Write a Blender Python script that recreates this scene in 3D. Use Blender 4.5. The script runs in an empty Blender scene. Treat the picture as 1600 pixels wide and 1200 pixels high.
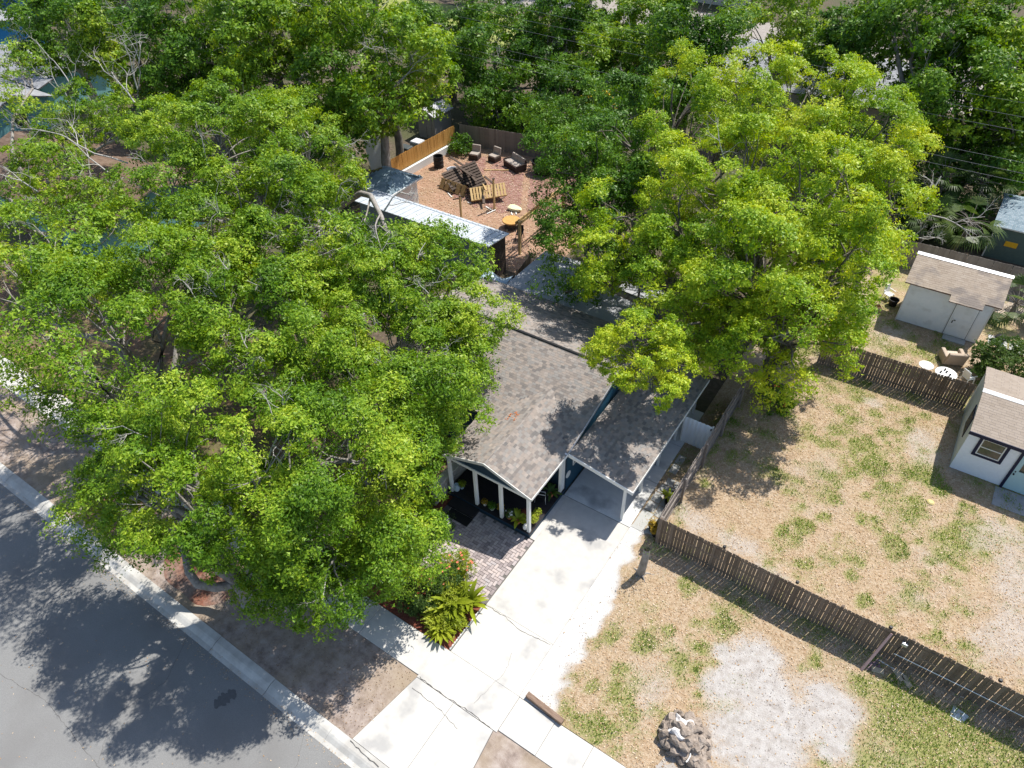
import bpy, bmesh, math, random
import numpy as np
from mathutils import Vector, Matrix, Quaternion

R = math.radians
random.seed(7)
rng = np.random.default_rng(7)
sc = bpy.context.scene
col = sc.collection

# ------------------------------------------------------------------ camera
CAMH = 25.0
FPX = 1088.0                       # focal length in pixels of the 1600 px wide photograph
PIT, ROL, YAW = R(42.4), R(-1.5), R(34.76)
_f0 = Vector((-math.sin(YAW), math.cos(YAW), 0))
_r0 = Vector((math.cos(YAW), math.sin(YAW), 0))
_u0 = Vector((0, 0, 1))
FW = _f0 * math.cos(PIT) - _u0 * math.sin(PIT)
_up = _u0 * math.cos(PIT) + _f0 * math.sin(PIT)
RT = _r0 * math.cos(ROL) + _up * math.sin(ROL)
UP = _up * math.cos(ROL) - _r0 * math.sin(ROL)
cd = bpy.data.cameras.new('camera')
cam = bpy.data.objects.new('camera', cd)
col.objects.link(cam)
cd.sensor_width = 36.0
cd.lens = FPX / 1600 * 36
cd.clip_end = 1500
cam.matrix_world = Matrix(((RT.x, UP.x, -FW.x, 0), (RT.y, UP.y, -FW.y, 0), (RT.z, UP.z, -FW.z, CAMH), (0, 0, 0, 1)))
sc.camera = cam

# ------------------------------------------------------------------ sky, sun, exposure
SUN = Vector((0.2, 0.564, 1.0)).normalized()
w = bpy.data.worlds.new('World')
sc.world = w
w.use_nodes = True
nt = w.node_tree
sky = nt.nodes.new('ShaderNodeTexSky')
sky.sky_type = 'NISHITA'
sky.sun_disc = False
sky.sun_elevation = math.asin(SUN.z)
sky.sun_rotation = math.atan2(SUN.x, SUN.y)
nt.links.new(sky.outputs[0], nt.nodes['Background'].inputs[0])
nt.nodes['Background'].inputs[1].default_value = 0.13
sl = bpy.data.lights.new('sun', 'SUN')
sl.energy = 4.9
sl.angle = R(0.5)
sl.color = (1.0, 0.955, 0.88)
so = bpy.data.objects.new('sun', sl)
col.objects.link(so)
so.rotation_euler = SUN.to_track_quat('Z', 'Y').to_euler()
so.location = (10, 30, 60)
sc.view_settings.view_transform = 'Standard'
sc.view_settings.look = 'None'
sc.view_settings.exposure = 0.42
sc.view_settings.gamma = 1
sc.view_settings.use_curve_mapping = False
sc.render.engine = 'CYCLES'
sc.cycles.use_denoising = True
sc.cycles.max_bounces = 6
sc.cycles.transmission_bounces = 4
sc.cycles.transparent_max_bounces = 4


# ------------------------------------------------------------------ surveying helpers
def ray(px, py):
    return FW + RT * ((px - 800) / FPX) - UP * ((py - 600) / FPX)


def G(px, py, z=0.0):
    """the place seen at a photograph position, at height z above the ground"""
    d = ray(px, py)
    t = (z - CAMH) / d.z
    return Vector((d.x * t, d.y * t, z))


def onY(px, py, y):
    d = ray(px, py)
    t = y / d.y
    return Vector((d.x * t, y, CAMH + d.z * t))


def onX(px, py, x):
    d = ray(px, py)
    t = x / d.x
    return Vector((x, d.y * t, CAMH + d.z * t))


def mpp(p):
    """metres per photograph pixel at p"""
    return (Vector(p) - Vector((0, 0, CAMH))).dot(FW) / FPX


# ------------------------------------------------------------------ materials
MATS = {}


def newmat(name):
    m = bpy.data.materials.new(name)
    m.use_nodes = True
    return m, m.node_tree, m.node_tree.nodes['Principled BSDF']


def ramp_node(t, cols):
    r = t.nodes.new('ShaderNodeValToRGB')
    e = r.color_ramp.elements
    n = len(cols)
    while len(e) < n:
        e.new(0.5)
    for i, c in enumerate(cols):
        e[i].position = i / max(1, n - 1)
        e[i].color = (c[0], c[1], c[2], 1)
    return r


def pm(name, cols, scale=6.0, detail=5, rough=0.85, bump=0.0, bscale=None, coord='pos', spec=0.25,
       island=0.0, orand=0.0, metal=0.0, stretch=(1, 1, 1), contrast=1.0, big=None):
    """procedural colour: fine noise, optionally mixed with a random value per piece or per object"""
    if name in MATS:
        return MATS[name]
    m, t, b = newmat(name)
    L = t.links.new
    if coord == 'pos':
        src = t.nodes.new('ShaderNodeNewGeometry').outputs['Position']
    else:
        src = t.nodes.new('ShaderNodeTexCoord').outputs['Object']
    mp = t.nodes.new('ShaderNodeMapping')
    mp.inputs['Scale'].default_value = stretch
    L(src, mp.inputs['Vector'])
    nz = t.nodes.new('ShaderNodeTexNoise')
    nz.inputs['Scale'].default_value = scale
    nz.inputs['Detail'].default_value = detail
    nz.inputs['Roughness'].default_value = 0.65
    L(mp.outputs[0], nz.inputs['Vector'])
    mr = t.nodes.new('ShaderNodeMapRange')
    mr.inputs['From Min'].default_value = 0.5 - 0.22 / contrast
    mr.inputs['From Max'].default_value = 0.5 + 0.22 / contrast
    L(nz.outputs[0], mr.inputs['Value'])
    fac = mr.outputs[0]
    for k, kind in ((island, 'i'), (orand, 'o')):
        if k > 0:
            if kind == 'i':
                s = t.nodes.new('ShaderNodeNewGeometry').outputs['Random Per Island']
            else:
                s = t.nodes.new('ShaderNodeObjectInfo').outputs['Random']
            mx = t.nodes.new('ShaderNodeMix')
            mx.inputs[0].default_value = k
            L(fac, mx.inputs[2])
            L(s, mx.inputs[3])
            fac = mx.outputs[0]
    rp = ramp_node(t, cols)
    L(fac, rp.inputs[0])
    out = rp.outputs[0]
    if big:
        n2 = t.nodes.new('ShaderNodeTexNoise')
        n2.inputs['Scale'].default_value = big[0]
        n2.inputs['Detail'].default_value = 4
        L(src, n2.inputs['Vector'])
        m2 = t.nodes.new('ShaderNodeMapRange')
        m2.inputs['From Min'].default_value = big[3] if len(big) > 3 else 0.42
        m2.inputs['From Max'].default_value = big[4] if len(big) > 4 else 0.62
        m2.inputs['To Max'].default_value = big[2]
        L(n2.outputs[0], m2.inputs['Value'])
        mc = t.nodes.new('ShaderNodeMix')
        mc.data_type = 'RGBA'
        L(m2.outputs[0], mc.inputs[0])
        L(out, mc.inputs[6])
        mc.inputs[7].default_value = (*big[1], 1)
        out = mc.outputs[2]
    L(out, b.inputs['Base Color'])
    b.inputs['Roughness'].default_value = rough
    b.inputs['Specular IOR Level'].default_value = spec
    b.inputs['Metallic'].default_value = metal
    if bump:
        nb = t.nodes.new('ShaderNodeTexNoise')
        nb.inputs['Scale'].default_value = bscale or scale * 3
        nb.inputs['Detail'].default_value = 4
        L(mp.outputs[0], nb.inputs['Vector'])
        bp = t.nodes.new('ShaderNodeBump')
        bp.inputs['Strength'].default_value = bump
        bp.inputs['Distance'].default_value = 0.03
        L(nb.outputs[0], bp.inputs['Height'])
        L(bp.outputs[0], b.inputs['Normal'])
    MATS[name] = m
    return m


def leafmat(name, cols, trans=0.27, big=0.35, bigcols=None, spec=0.24, rough=0.45):
    """leaves: a colour per leaf, drifting over the crown, with light shining through"""
    if name in MATS:
        return MATS[name]
    m, t, b = newmat(name)
    L = t.links.new
    ge = t.nodes.new('ShaderNodeNewGeometry')
    nz = t.nodes.new('ShaderNodeTexNoise')
    nz.inputs['Scale'].default_value = big
    nz.inputs['Detail'].default_value = 3
    L(ge.outputs['Position'], nz.inputs['Vector'])
    mr = t.nodes.new('ShaderNodeMapRange')
    mr.inputs['From Min'].default_value = 0.35
    mr.inputs['From Max'].default_value = 0.65
    L(nz.outputs[0], mr.inputs['Value'])
    mx = t.nodes.new('ShaderNodeMix')
    mx.inputs[0].default_value = 0.5
    L(mr.outputs[0], mx.inputs[2])
    L(ge.outputs['Random Per Island'], mx.inputs[3])
    rp = ramp_node(t, cols)
    L(mx.outputs[0], rp.inputs[0])
    L(rp.outputs[0], b.inputs['Base Color'])
    b.inputs['Roughness'].default_value = rough
    b.inputs['Specular IOR Level'].default_value = spec
    tr = t.nodes.new('ShaderNodeBsdfTranslucent')
    hs = t.nodes.new('ShaderNodeHueSaturation')
    hs.inputs['Hue'].default_value = 0.485
    hs.inputs['Saturation'].default_value = 1.1
    hs.inputs['Value'].default_value = 1.6
    L(rp.outputs[0], hs.inputs['Color'])
    L(hs.outputs[0], tr.inputs['Color'])
    ms = t.nodes.new('ShaderNodeMixShader')
    ms.inputs[0].default_value = trans
    L(b.outputs[0], ms.inputs[1])
    L(tr.outputs[0], ms.inputs[2])
    L(ms.outputs[0], t.nodes['Material Output'].inputs['Surface'])
    MATS[name] = m
    return m


def plain(name, c, rough=0.6, spec=0.3, metal=0.0, var=0.12, scale=9):
    d = [tuple(max(0, x * (1 - var)) for x in c), tuple(min(1, x * (1 + var)) for x in c)]
    return pm(name, d, scale=scale, rough=rough, spec=spec, metal=metal)


# ------------------------------------------------------------------ object helpers
WLOC = {}


def tag(o, label, cat, group=None):
    o['label'] = label
    o['category'] = cat
    if group:
        o['group'] = group
    return o


def thing(name, label, cat, loc=(0, 0, 0), rz=0.0, group=None):
    o = bpy.data.objects.new(name, None)
    col.objects.link(o)
    o.empty_display_size = 0.2
    o.location = loc
    o.rotation_euler = (0, 0, rz)
    WLOC[o.name] = Vector(loc)
    return tag(o, label, cat, group)


def addobj(name, me, mat, parent=None, loc=None):
    o = bpy.data.objects.new(name, me)
    col.objects.link(o)
    if mat is not None and not me.materials:
        me.materials.append(mat)
    if parent is not None:
        o.parent = parent
    if loc is not None:
        o.location = loc
    WLOC[o.name] = WLOC.get(parent.name, Vector()) if parent is not None else Vector()
    return o


def np_mesh(name, v, f, smooth=False):
    """fast mesh from numpy arrays; f is (n,3) or (n,4)"""
    v = np.asarray(v, dtype=np.float32)
    f = np.asarray(f, dtype=np.int32)
    me = bpy.data.meshes.new(name)
    n, k = f.shape
    me.vertices.add(len(v))
    me.vertices.foreach_set('co', v.ravel())
    me.loops.add(n * k)
    me.loops.foreach_set('vertex_index', f.ravel())
    me.polygons.add(n)
    me.polygons.foreach_set('loop_start', np.arange(0, n * k, k, dtype=np.int32))
    me.polygons.foreach_set('loop_total', np.full(n, k, dtype=np.int32))
    me.polygons.foreach_set('use_smooth', np.full(n, bool(smooth)))
    me.update(calc_edges=True)
    return me


class MB:
    """collects shapes into one bmesh"""

    def __init__(self):
        self.bm = bmesh.new()

    def box(self, c, s, rot=None, bevel=0.0, seg=1):
        M = Matrix.Translation(Vector(c))
        if rot is not None:
            M = M @ (rot if isinstance(rot, Matrix) else Matrix.Rotation(rot, 4, 'Z'))
        M = M @ Matrix.Diagonal((s[0], s[1], s[2], 1))
        r = bmesh.ops.create_cube(self.bm, size=1, matrix=M)
        if bevel:
            es = set()
            for v in r['verts']:
                for e in v.link_edges:
                    es.add(e)
            bmesh.ops.bevel(self.bm, geom=list(es), offset=bevel, segments=seg, affect='EDGES', profile=0.5)
        return self

    def b2(self, x0, x1, y0, y1, z0, z1, bevel=0.0):
        return self.box(((x0 + x1) / 2, (y0 + y1) / 2, (z0 + z1) / 2), (x1 - x0, y1 - y0, z1 - z0), bevel=bevel)

    def poly(self, pts):
        self.bm.faces.new([self.bm.verts.new(p) for p in pts])
        return self

    def slab(self, pts, t):
        """polygon of points pushed down by t: a closed sheet with thickness"""
        a = [self.bm.verts.new(p) for p in pts]
        b = [self.bm.verts.new((p[0], p[1], p[2] - t)) for p in pts]
        n = len(pts)
        self.bm.faces.new(a)
        self.bm.faces.new(b[::-1])
        for i in range(n):
            j = (i + 1) % n
            self.bm.faces.new((a[j], a[i], b[i], b[j]))
        return self

    def prism(self, pts, d):
        """polygon extruded along vector d"""
        d = Vector(d)
        a = [self.bm.verts.new(p) for p in pts]
        b = [self.bm.verts.new(Vector(p) + d) for p in pts]
        n = len(pts)
        self.bm.faces.new(a[::-1])
        self.bm.faces.new(b)
        for i in range(n):
            j = (i + 1) % n
            self.bm.faces.new((a[i], a[j], b[j], b[i]))
        return self

    def tube(self, pts, rad, n=6, cap=True):
        pts = [Vector(p) for p in pts]
        if not hasattr(rad, '__len__'):
            rad = [rad] * len(pts)
        rings = []
        for i, p in enumerate(pts):
            d = (pts[min(i + 1, len(pts) - 1)] - pts[max(i - 1, 0)])
            if d.length < 1e-6:
                d = Vector((0, 0, 1))
            d.normalize()
            a = d.cross(Vector((0, 0, 1)) if abs(d.z) < 0.9 else Vector((1, 0, 0))).normalized()
            b = d.cross(a)
            rings.append([self.bm.verts.new(p + (a * math.cos(6.2832 * k / n) + b * math.sin(6.2832 * k / n)) * rad[i]) for k in range(n)])
        for i in range(len(rings) - 1):
            for k in range(n):
                self.bm.faces.new((rings[i][k], rings[i][(k + 1) % n], rings[i + 1][(k + 1) % n], rings[i + 1][k]))
        if cap:
            self.bm.faces.new(rings[0][::-1])
            self.bm.faces.new(rings[-1])
        return self

    def lathe(self, prof, n=16, c=(0, 0, 0), sx=1, sy=1):
        rings = []
        for (r, z) in prof:
            rings.append([self.bm.verts.new((c[0] + sx * r * math.cos(6.2832 * k / n), c[1] + sy * r * math.sin(6.2832 * k / n), c[2] + z)) for k in range(n)])
        for i in range(len(rings) - 1):
            for k in range(n):
                self.bm.faces.new((rings[i][k], rings[i][(k + 1) % n], rings[i + 1][(k + 1) % n], rings[i + 1][k]))
        self.bm.faces.new(rings[0][::-1])
        self.bm.faces.new(rings[-1])
        return self

    def rock(self, c, s, seed=0):
        rs = random.Random(seed)
        r = bmesh.ops.create_icosphere(self.bm, subdivisions=2, radius=1, matrix=Matrix.Identity(4))
        ph = [rs.uniform(0, 6.28) for _ in range(6)]
        q = Matrix.Rotation(rs.uniform(0, 6.28), 4, 'Z') @ Matrix.Rotation(rs.uniform(-.5, .5), 4, 'X')
        for v in r['verts']:
            p = v.co.copy()
            k = 1 + 0.22 * math.sin(3.1 * p.x + ph[0]) + 0.2 * math.sin(4.2 * p.y + ph[1]) + 0.16 * math.sin(3.7 * p.z + ph[2]) + rs.uniform(-.12, .12)
            p = q @ (p * k)
            v.co = Vector((c[0] + p.x * s[0], c[1] + p.y * s[1], c[2] + p.z * s[2]))
        return self

    def mesh(self, name, off=None, smooth=False):
        if off is not None:
            bmesh.ops.translate(self.bm, verts=self.bm.verts, vec=-Vector(off))
        bmesh.ops.recalc_face_normals(self.bm, faces=self.bm.faces)
        me = bpy.data.meshes.new(name)
        self.bm.to_mesh(me)
        self.bm.free()
        if smooth:
            me.polygons.foreach_set('use_smooth', [True] * len(me.polygons))
        return me

    def build(self, name, mat, parent=None, local=False, smooth=False):
        """world coordinates by default; with local=True coordinates are the parent's own"""
        off = None if local or parent is None else WLOC[parent.name]
        return addobj(name, self.mesh(name, off, smooth), mat, parent)


def structure(o):
    o['kind'] = 'structure'
    return o


def stuff(o, label=None, cat=None):
    o['kind'] = 'stuff'
    if label:
        o['label'] = label
        o['category'] = cat
    return o


def vnoise(x, y, s, seed=0, oct=3):
    """smooth value noise, 0..1, on numpy arrays"""
    out = np.zeros_like(x, dtype=float)
    amp, tot = 1.0, 0.0
    for o in range(oct):
        r = np.random.default_rng(seed + 31 * o).random((64, 64))
        u, v = x / s, y / s
        i, j = np.floor(u).astype(int), np.floor(v).astype(int)
        a, b = u - i, v - j
        a, b = a * a * (3 - 2 * a), b * b * (3 - 2 * b)
        g = lambda p, q: r[p % 64, q % 64]
        out += amp * (g(i, j) * (1 - a) * (1 - b) + g(i + 1, j) * a * (1 - b) + g(i, j + 1) * (1 - a) * b + g(i + 1, j + 1) * a * b)
        tot += amp
        amp *= 0.5
        s = s / 2.1
    return out / tot


# palette
asphalt = pm('asphalt', [(.15, .15, .152), (.225, .224, .22), (.29, .288, .28)], scale=38, detail=8, rough=.9, bump=.3, bscale=120, big=(.35, (.175, .17, .165), .65, .45, .65), contrast=.75)
concrete = pm('concrete', [(.49, .47, .435), (.59, .57, .53)], scale=3, rough=.9, bump=.1, bscale=60, big=(.9, (.33, .325, .32), .75, .54, .70), orand=.25)
kerb_m = pm('kerb_concrete', [(.42, .42, .40), (.62, .60, .56)], scale=4, rough=.9, bump=.15, bscale=50, orand=.3, big=(1.5, (.36, .34, .31), .6))
carfloor = pm('carport_concrete', [(0.624, 0.624, 0.612), (0.744, 0.744, 0.720)], scale=2.5, rough=.85, bump=.1, bscale=60, big=(.8, (.26, .26, .26), .7, .54, .72))
joint_m = plain('joint_dark', (.14, .13, .12), rough=.95)
crack_m = plain('crack_dark', (.10, .095, .09), rough=1)
dirt_m = pm('dirt_litter', [(.06, .05, .035), (.11, .085, .06), (.17, .13, .095)], scale=5, rough=.95, bump=.5, bscale=25, big=(.25, (.07, .085, .03), .7))
verge_m = pm('verge_dirt', [(.14, .105, .085), (.31, .25, .215), (.45, .39, .35)], scale=2.2, detail=10, rough=.95, bump=.5, bscale=30, big=(.45, (.32, .25, .17), .7))
mulch_m = pm('red_mulch', [(.11, .032, .020), (.21, .065, .040), (.29, .11, .07)], scale=9, detail=8, rough=.95, bump=.8, bscale=30)
redirt_m = pm('backyard_dirt', [(.24, .13, .085), (.36, .22, .15), (.44, .30, .22)], scale=3, detail=7, rough=.95, bump=.5, bscale=25, big=(.5, (.28, .19, .12), .6))
white_p = plain('white_paint', (.78, .78, .76), rough=.5, var=.04)
offwhite = plain('off_white', (.70, .69, .66), rough=.6, var=.06)
navy = plain('navy_paint', (.017, .045, .075), rough=.6, var=.1)
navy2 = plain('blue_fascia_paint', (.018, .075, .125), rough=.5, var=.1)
black_m = plain('black_plastic', (.012, .012, .014), rough=.5)
deck_m = pm('dark_deck', [(.02, .018, .02), (.035, .03, .032)], scale=8, rough=.7, stretch=(1, 6, 1))
darkgap = plain('dark_interior', (.01, .01, .01), rough=1)
bark = pm('grey_bark', [(.16, .14, .12), (.29, .265, .24), (.40, .38, .35)], scale=6, rough=.95, bump=.6, bscale=20, stretch=(1, 1, .4))
bark_d = pm('brown_bark', [(.09, .075, .06), (.17, .15, .125), (.25, .23, .20)], scale=6, rough=.95, bump=.6, bscale=20, stretch=(1, 1, .4))
twig_m = pm('pale_twig', [(.36, .34, .31), (.52, .50, .47)], scale=10, rough=.9)
fence_m = pm('fence_board', [(.105, .078, .058), (.18, .138, .108), (.26, .21, .172)], scale=7, rough=.9, bump=.3, coord='obj', stretch=(4, 4, .5), orand=.5)
fence_grey = pm('grey_fence_board', [(.15, .125, .11), (.24, .21, .19), (.30, .27, .245)], scale=7, rough=.9, bump=.3, coord='obj', stretch=(4, 4, .5), orand=.5)
fence_or = pm('cedar_board', [(.38, .185, .045), (.50, .26, .07), (.56, .31, .10)], scale=6, rough=.8, coord='obj', stretch=(4, 4, .5), orand=.5)
wood_y = pm('pine_lumber', [(.34, .22, .09), (.48, .33, .15), (.56, .42, .22)], scale=6, rough=.85, coord='obj', stretch=(1, 3, 3), orand=.4)
wood_d = pm('dark_lumber', [(.055, .04, .034), (.10, .075, .06), (.16, .12, .10)], scale=6, rough=.9, coord='obj', stretch=(1, 3, 3), orand=.5)
shingle_m = pm('roof_shingle', [(0.135, 0.130, 0.128), (0.215, 0.188, 0.170), (0.310, 0.262, 0.228), (0.235, 0.225, 0.215), (0.375, 0.315, 0.272)], scale=2.0, rough=.9, island=.82, bump=.2, bscale=80)
shingle_tan = pm('tan_shingle', [(0.260, 0.209, 0.162), (0.312, 0.258, 0.207), (0.354, 0.299, 0.248)], scale=3, rough=.9, island=.5, big=(.9, (.16, .14, .13), .75, .52, .62))
shingle_tan2 = pm('pale_tan_shingle', [(0.252, 0.206, 0.165), (0.299, 0.249, 0.204), (0.332, 0.280, 0.234)], scale=3, rough=.9, island=.5)
shingle_blue = pm('blue_grey_shingle', [(.16, .22, .26), (.22, .29, .33), (.30, .36, .40)], scale=2, rough=.85, island=.7)
shingle_brown = pm('brown_shingle', [(0.105, 0.068, 0.046), (0.161, 0.108, 0.077), (0.198, 0.143, 0.105)], scale=3, rough=.9, island=.6)
shingle_grey = pm('grey_shingle', [(.20, .205, .22), (.28, .285, .30), (.34, .345, .36)], scale=3, rough=.9, island=.6)
metal_roof = pm('pale_metal_roof', [(.42, .46, .50), (.55, .58, .61)], scale=1.5, rough=.45, spec=.5)
paver_m = pm('paver', [(0.190, 0.160, 0.160), (0.342, 0.291, 0.285), (0.494, 0.417, 0.390), (0.323, 0.310, 0.330)], scale=3, rough=.9, island=.7)
brick_m = pm('brick_paver', [(.23, .11, .085), (.32, .18, .145), (.40, .25, .21)], scale=3, rough=.9, island=.7)
stone_m = pm('field_stone', [(.15, .12, .095), (.31, .255, .21), (.46, .395, .335)], scale=9, rough=.95, bump=.9, bscale=25, orand=.3)
glass_m = plain('window_glass', (.05, .06, .05), rough=.06, spec=.8)
metal_m = plain('grey_metal', (.55, .56, .58), rough=.35, metal=.6)
terra = plain('terracotta', (.38, .13, .065), rough=.8)
beige_f = plain('beige_fabric', (.46, .37, .29), rough=.95)

# leaves
leaf_g = leafmat('green_leaf', [(0.040, 0.104, 0.008), (0.112, 0.228, 0.014), (0.235, 0.362, 0.024), (0.455, 0.530, 0.052)])
leaf_y = leafmat('yellow_leaf', [(0.086, 0.200, 0.013), (0.218, 0.362, 0.019), (0.406, 0.508, 0.032), (0.588, 0.605, 0.049)], trans=.28)
leaf_d = leafmat('dark_leaf', [(0.026, 0.078, 0.011), (0.061, 0.149, 0.014), (0.118, 0.242, 0.019), (0.212, 0.336, 0.028)])
leaf_p = leafmat('palm_leaf', [(.022, .050, .012), (.055, .100, .020), (.110, .150, .030)], trans=.3)
leaf_lime = leafmat('lime_leaf', [(.14, .20, .015), (.27, .33, .025), (.38, .40, .05)], trans=.28)
leaf_b = leafmat('shrub_leaf', [(.035, .080, .018), (.075, .140, .030), (.14, .20, .05)], trans=.35)
grass_m = leafmat('grass_blade', [(.07, .16, .018), (.135, .26, .028), (.23, .36, .05), (.40, .38, .14)], trans=.35, spec=.2)
dry_m = pm('dry_leaf', [(.30, .17, .08), (.44, .29, .16), (.55, .42, .28), (.66, .56, .44)], scale=2, rough=.95, island=.9)

# ================================================================== THE SETTING
def sheet(name, pts, z, mat, parent=None):
    return structure(MB().poly([(p[0], p[1], z) for p in pts]).build(name, mat, parent))


# ground on both sides of the road (the road lies a kerb's height lower)
gm = MB()
gm.poly([(-320, 4.5, 0), (260, 4.5, 0), (260, 420, 0), (-320, 420, 0)])
gm.poly([(-320, -200, 0), (260, -200, 0), (260, -7, 0), (-320, -7, 0)])
structure(gm.build('ground', dirt_m))
sheet('road', [(-320, -7), (260, -7), (260, 3.9), (-320, 3.9)], -0.10, asphalt)

# kerb: a sloped gutter stone every three metres
kerb = MB().b2(-120, 40, 3.86, 4.5, -.3, -.115).build('kerb', joint_m)
structure(kerb)
kb = MB()
prof = [(3.85, -.3), (3.85, -.094), (4.02, -.085), (4.18, -.004), (4.26, .022), (4.52, .024), (4.52, -.3)]
kb.prism([(0, p[0], p[1]) for p in prof], (2.985, 0, 0))
kme = kb.mesh('kerb_stone')
for i in range(36):
    o = addobj('kerb_stone', kme, kerb_m, kerb, (-92 + 3 * i, random.uniform(-.008, .008), random.uniform(-.004, .004)))
    o.rotation_euler[2] = random.uniform(-.002, .002)

# verge between kerb and sidewalk, with red mulch at the trees
gv = sheet('verge', [(-90, 4.52), (40, 4.52), (40, 7.5), (-90, 7.5)], .006, verge_m)


def blob(cx, cy, rx, ry, n=40, amp=.18, seed=0, z=.0):
    rs = random.Random(seed)
    ph = [rs.uniform(0, 6.28) for _ in range(5)]
    out = []
    for i in range(n):
        a = 6.2832 * i / n
        k = 1 + amp * (math.sin(2 * a + ph[0]) * .5 + math.sin(3 * a + ph[1]) * .5 + math.sin(5 * a + ph[2]) * .35 + math.sin(9 * a + ph[3]) * .2)
        out.append((cx + rx * k * math.cos(a), cy + ry * k * math.sin(a), z))
    return out


mm = MB()
for (cx, cy, rx, ry, s) in ((-25.5, 5.9, 2.6, 1.15, 1), (-19.8, 6.0, 2.4, 1.1, 2)):
    mm.poly([(x, min(max(y, 4.56), 7.46), z) for x, y, z in blob(cx, cy, rx, ry, seed=s, z=.012)])
structure(mm.build('mulch_ring', pm('old_mulch', [(.10, .042, .028), (.21, .09, .06), (.31, .175, .125)], scale=5, detail=9, rough=.95, bump=.6, bscale=30, big=(.9, (.26, .21, .18), .8, .42, .6))))

# sidewalk
sw = structure(MB().b2(-90, 30, 7.5, 8.85, -.1, .012).build('sidewalk', joint_m))
sme = MB().b2(0, 1.49, 7.505, 8.845, -.08, .034, bevel=.008).mesh('slab')
x = -9.68 - 1.5 * 50
for i in range(76):
    xx = -84.68 + 1.5 * i
    if xx > -9.7:
        xx += 3.515
    o = addobj('slab', sme, concrete, sw, (xx, 0, random.uniform(-.004, .004)))
    o.rotation_euler[0] = random.uniform(-.003, .003)
# driveway, apron and carport floor
dw = structure(MB().b2(-9.3, -6.2, 8.8, 17.55, -.1, .010).build('driveway', joint_m))
for (y0, y1) in ((7.42, 8.864), (8.872, 11.188), (11.196, 17.54)):
    MB().b2(-9.27 if y0 > 8.87 else -9.72, -6.2 if y0 > 8.87 else -6.18, y0, y1, -.08, .032, bevel=.003).build('slab', concrete, dw)
MB().b2(-9.525, -9.275, 14.76, 17.54, -.08, .031).build('slab', concrete, dw)
ap = structure(MB().slab([(-10.2, 4.5, .012), (-6.0, 4.5, .012), (-6.3, 7.45, .012), (-9.72, 7.45, .012)], .1).build('driveway_apron', joint_m))
MB().slab([(-10.18, 4.53, .03), (-8.0, 4.53, .03), (-8.03, 7.4, .03), (-9.7, 7.4, .03)], .09).build('slab', concrete, ap)
MB().slab([(-7.985, 4.53, .032), (-6.02, 4.53, .032), (-6.32, 7.4, .032), (-8.015, 7.4, .032)], .09).build('slab', concrete, ap)
cf = structure(MB().b2(-9.5, -6.2, 17.56, 25.9, -.1, .012).build('carport_floor', joint_m))
for (y0, y1) in ((17.57, 20.4), (20.42, 23.1), (23.12, 25.88)):
    MB().b2(-9.48, -6.21, y0, y1, -.08, .033, bevel=.005).build('slab', carfloor, cf)


def crack(pts, parent, wd=.016, z=.0375, seed=0):
    """a jagged dark crack running over a slab"""
    rs = random.Random(seed)
    m = MB()
    P = []
    for a, b in zip(pts[:-1], pts[1:]):
        n = max(2, int((Vector(b) - Vector(a)).length / .12))
        for i in range(n):
            q = Vector(a).lerp(Vector(b), i / n)
            P.append(q + Vector((rs.uniform(-.025, .025), rs.uniform(-.025, .025), 0)))
    P.append(Vector(pts[-1]))
    for i in range(len(P) - 1):
        d = (P[i + 1] - P[i]).normalized()
        n = Vector((-d.y, d.x, 0)) * wd * rs.uniform(.3, .8)
        m.poly([(*(P[i] - n).xy, z), (*(P[i + 1] - n).xy, z), (*(P[i + 1] + n).xy, z), (*(P[i] + n).xy, z)])
    m.build('crack', crack_m, parent)


g2 = lambda a, b: G(a, b).to_2d().to_3d()
crack([g2(757, 944), g2(790, 965), g2(812, 985), g2(860, 1008)], dw, seed=1)
crack([g2(655, 1058), g2(690, 1085), g2(730, 1110), g2(768, 1140)], dw, .02, .036, seed=2)
crack([g2(548, 1158), g2(570, 1180), g2(592, 1199)], ap, .02, .037, seed=3)
crack([g2(645, 1075), g2(690, 1112), g2(715, 1140)], ap, .012, .0375, seed=4)
crack([g2(740, 1100), g2(790, 1050), g2(800, 1020)], dw, .008, .0372, seed=5)

# paved patio in front of the porch: herringbone pavers
pat = structure(MB().b2(-13.6, -9.29, 11.15, 14.74, -.05, .014).build('patio', joint_m))
V, Fc = [], []
PL, PW = .27, .135
hb = []
for k in range(-40, 40):
    for i in range(-60, 60):
        bx, by = (i + 2 * k) * PW, (i - 2 * k) * PW
        hb.append((bx, by, PL, PW))
        hb.append((bx, by + PW, PW, PL))
seen = set()
for (bx, by, lx, ly) in hb:
    x0, y0 = -13.5 + bx, 11.2 + by
    if x0 < -13.4 or x0 + lx > -9.3 or y0 < 11.17 or y0 + ly > 14.72:
        continue
    key = (round(x0, 3), round(y0, 3), round(lx, 3))
    if key in seen:
        continue
    seen.add(key)
    g = .004
    t = .032 + random.uniform(-.003, .003)
    n = len(V)
    a0, a1, b0, b1 = x0 + g, x0 + lx - g, y0 + g, y0 + ly - g
    V += [(a0, b0, 0), (a1, b0, 0), (a1, b1, 0), (a0, b1, 0), (a0 + .006, b0 + .006, t), (a1 - .006, b0 + .006, t), (a1 - .006, b1 - .006, t), (a0 + .006, b1 - .006, t)]
    Fc += [(n + 4, n + 5, n + 6, n + 7), (n, n + 1, n + 5, n + 4), (n + 1, n + 2, n + 6, n + 5), (n + 2, n + 3, n + 7, n + 6), (n + 3, n, n + 4, n + 7)]
pv = addobj('pavers', np_mesh('pavers', V, Fc), paver_m, pat)
pv['kind'] = 'stuff'

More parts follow.
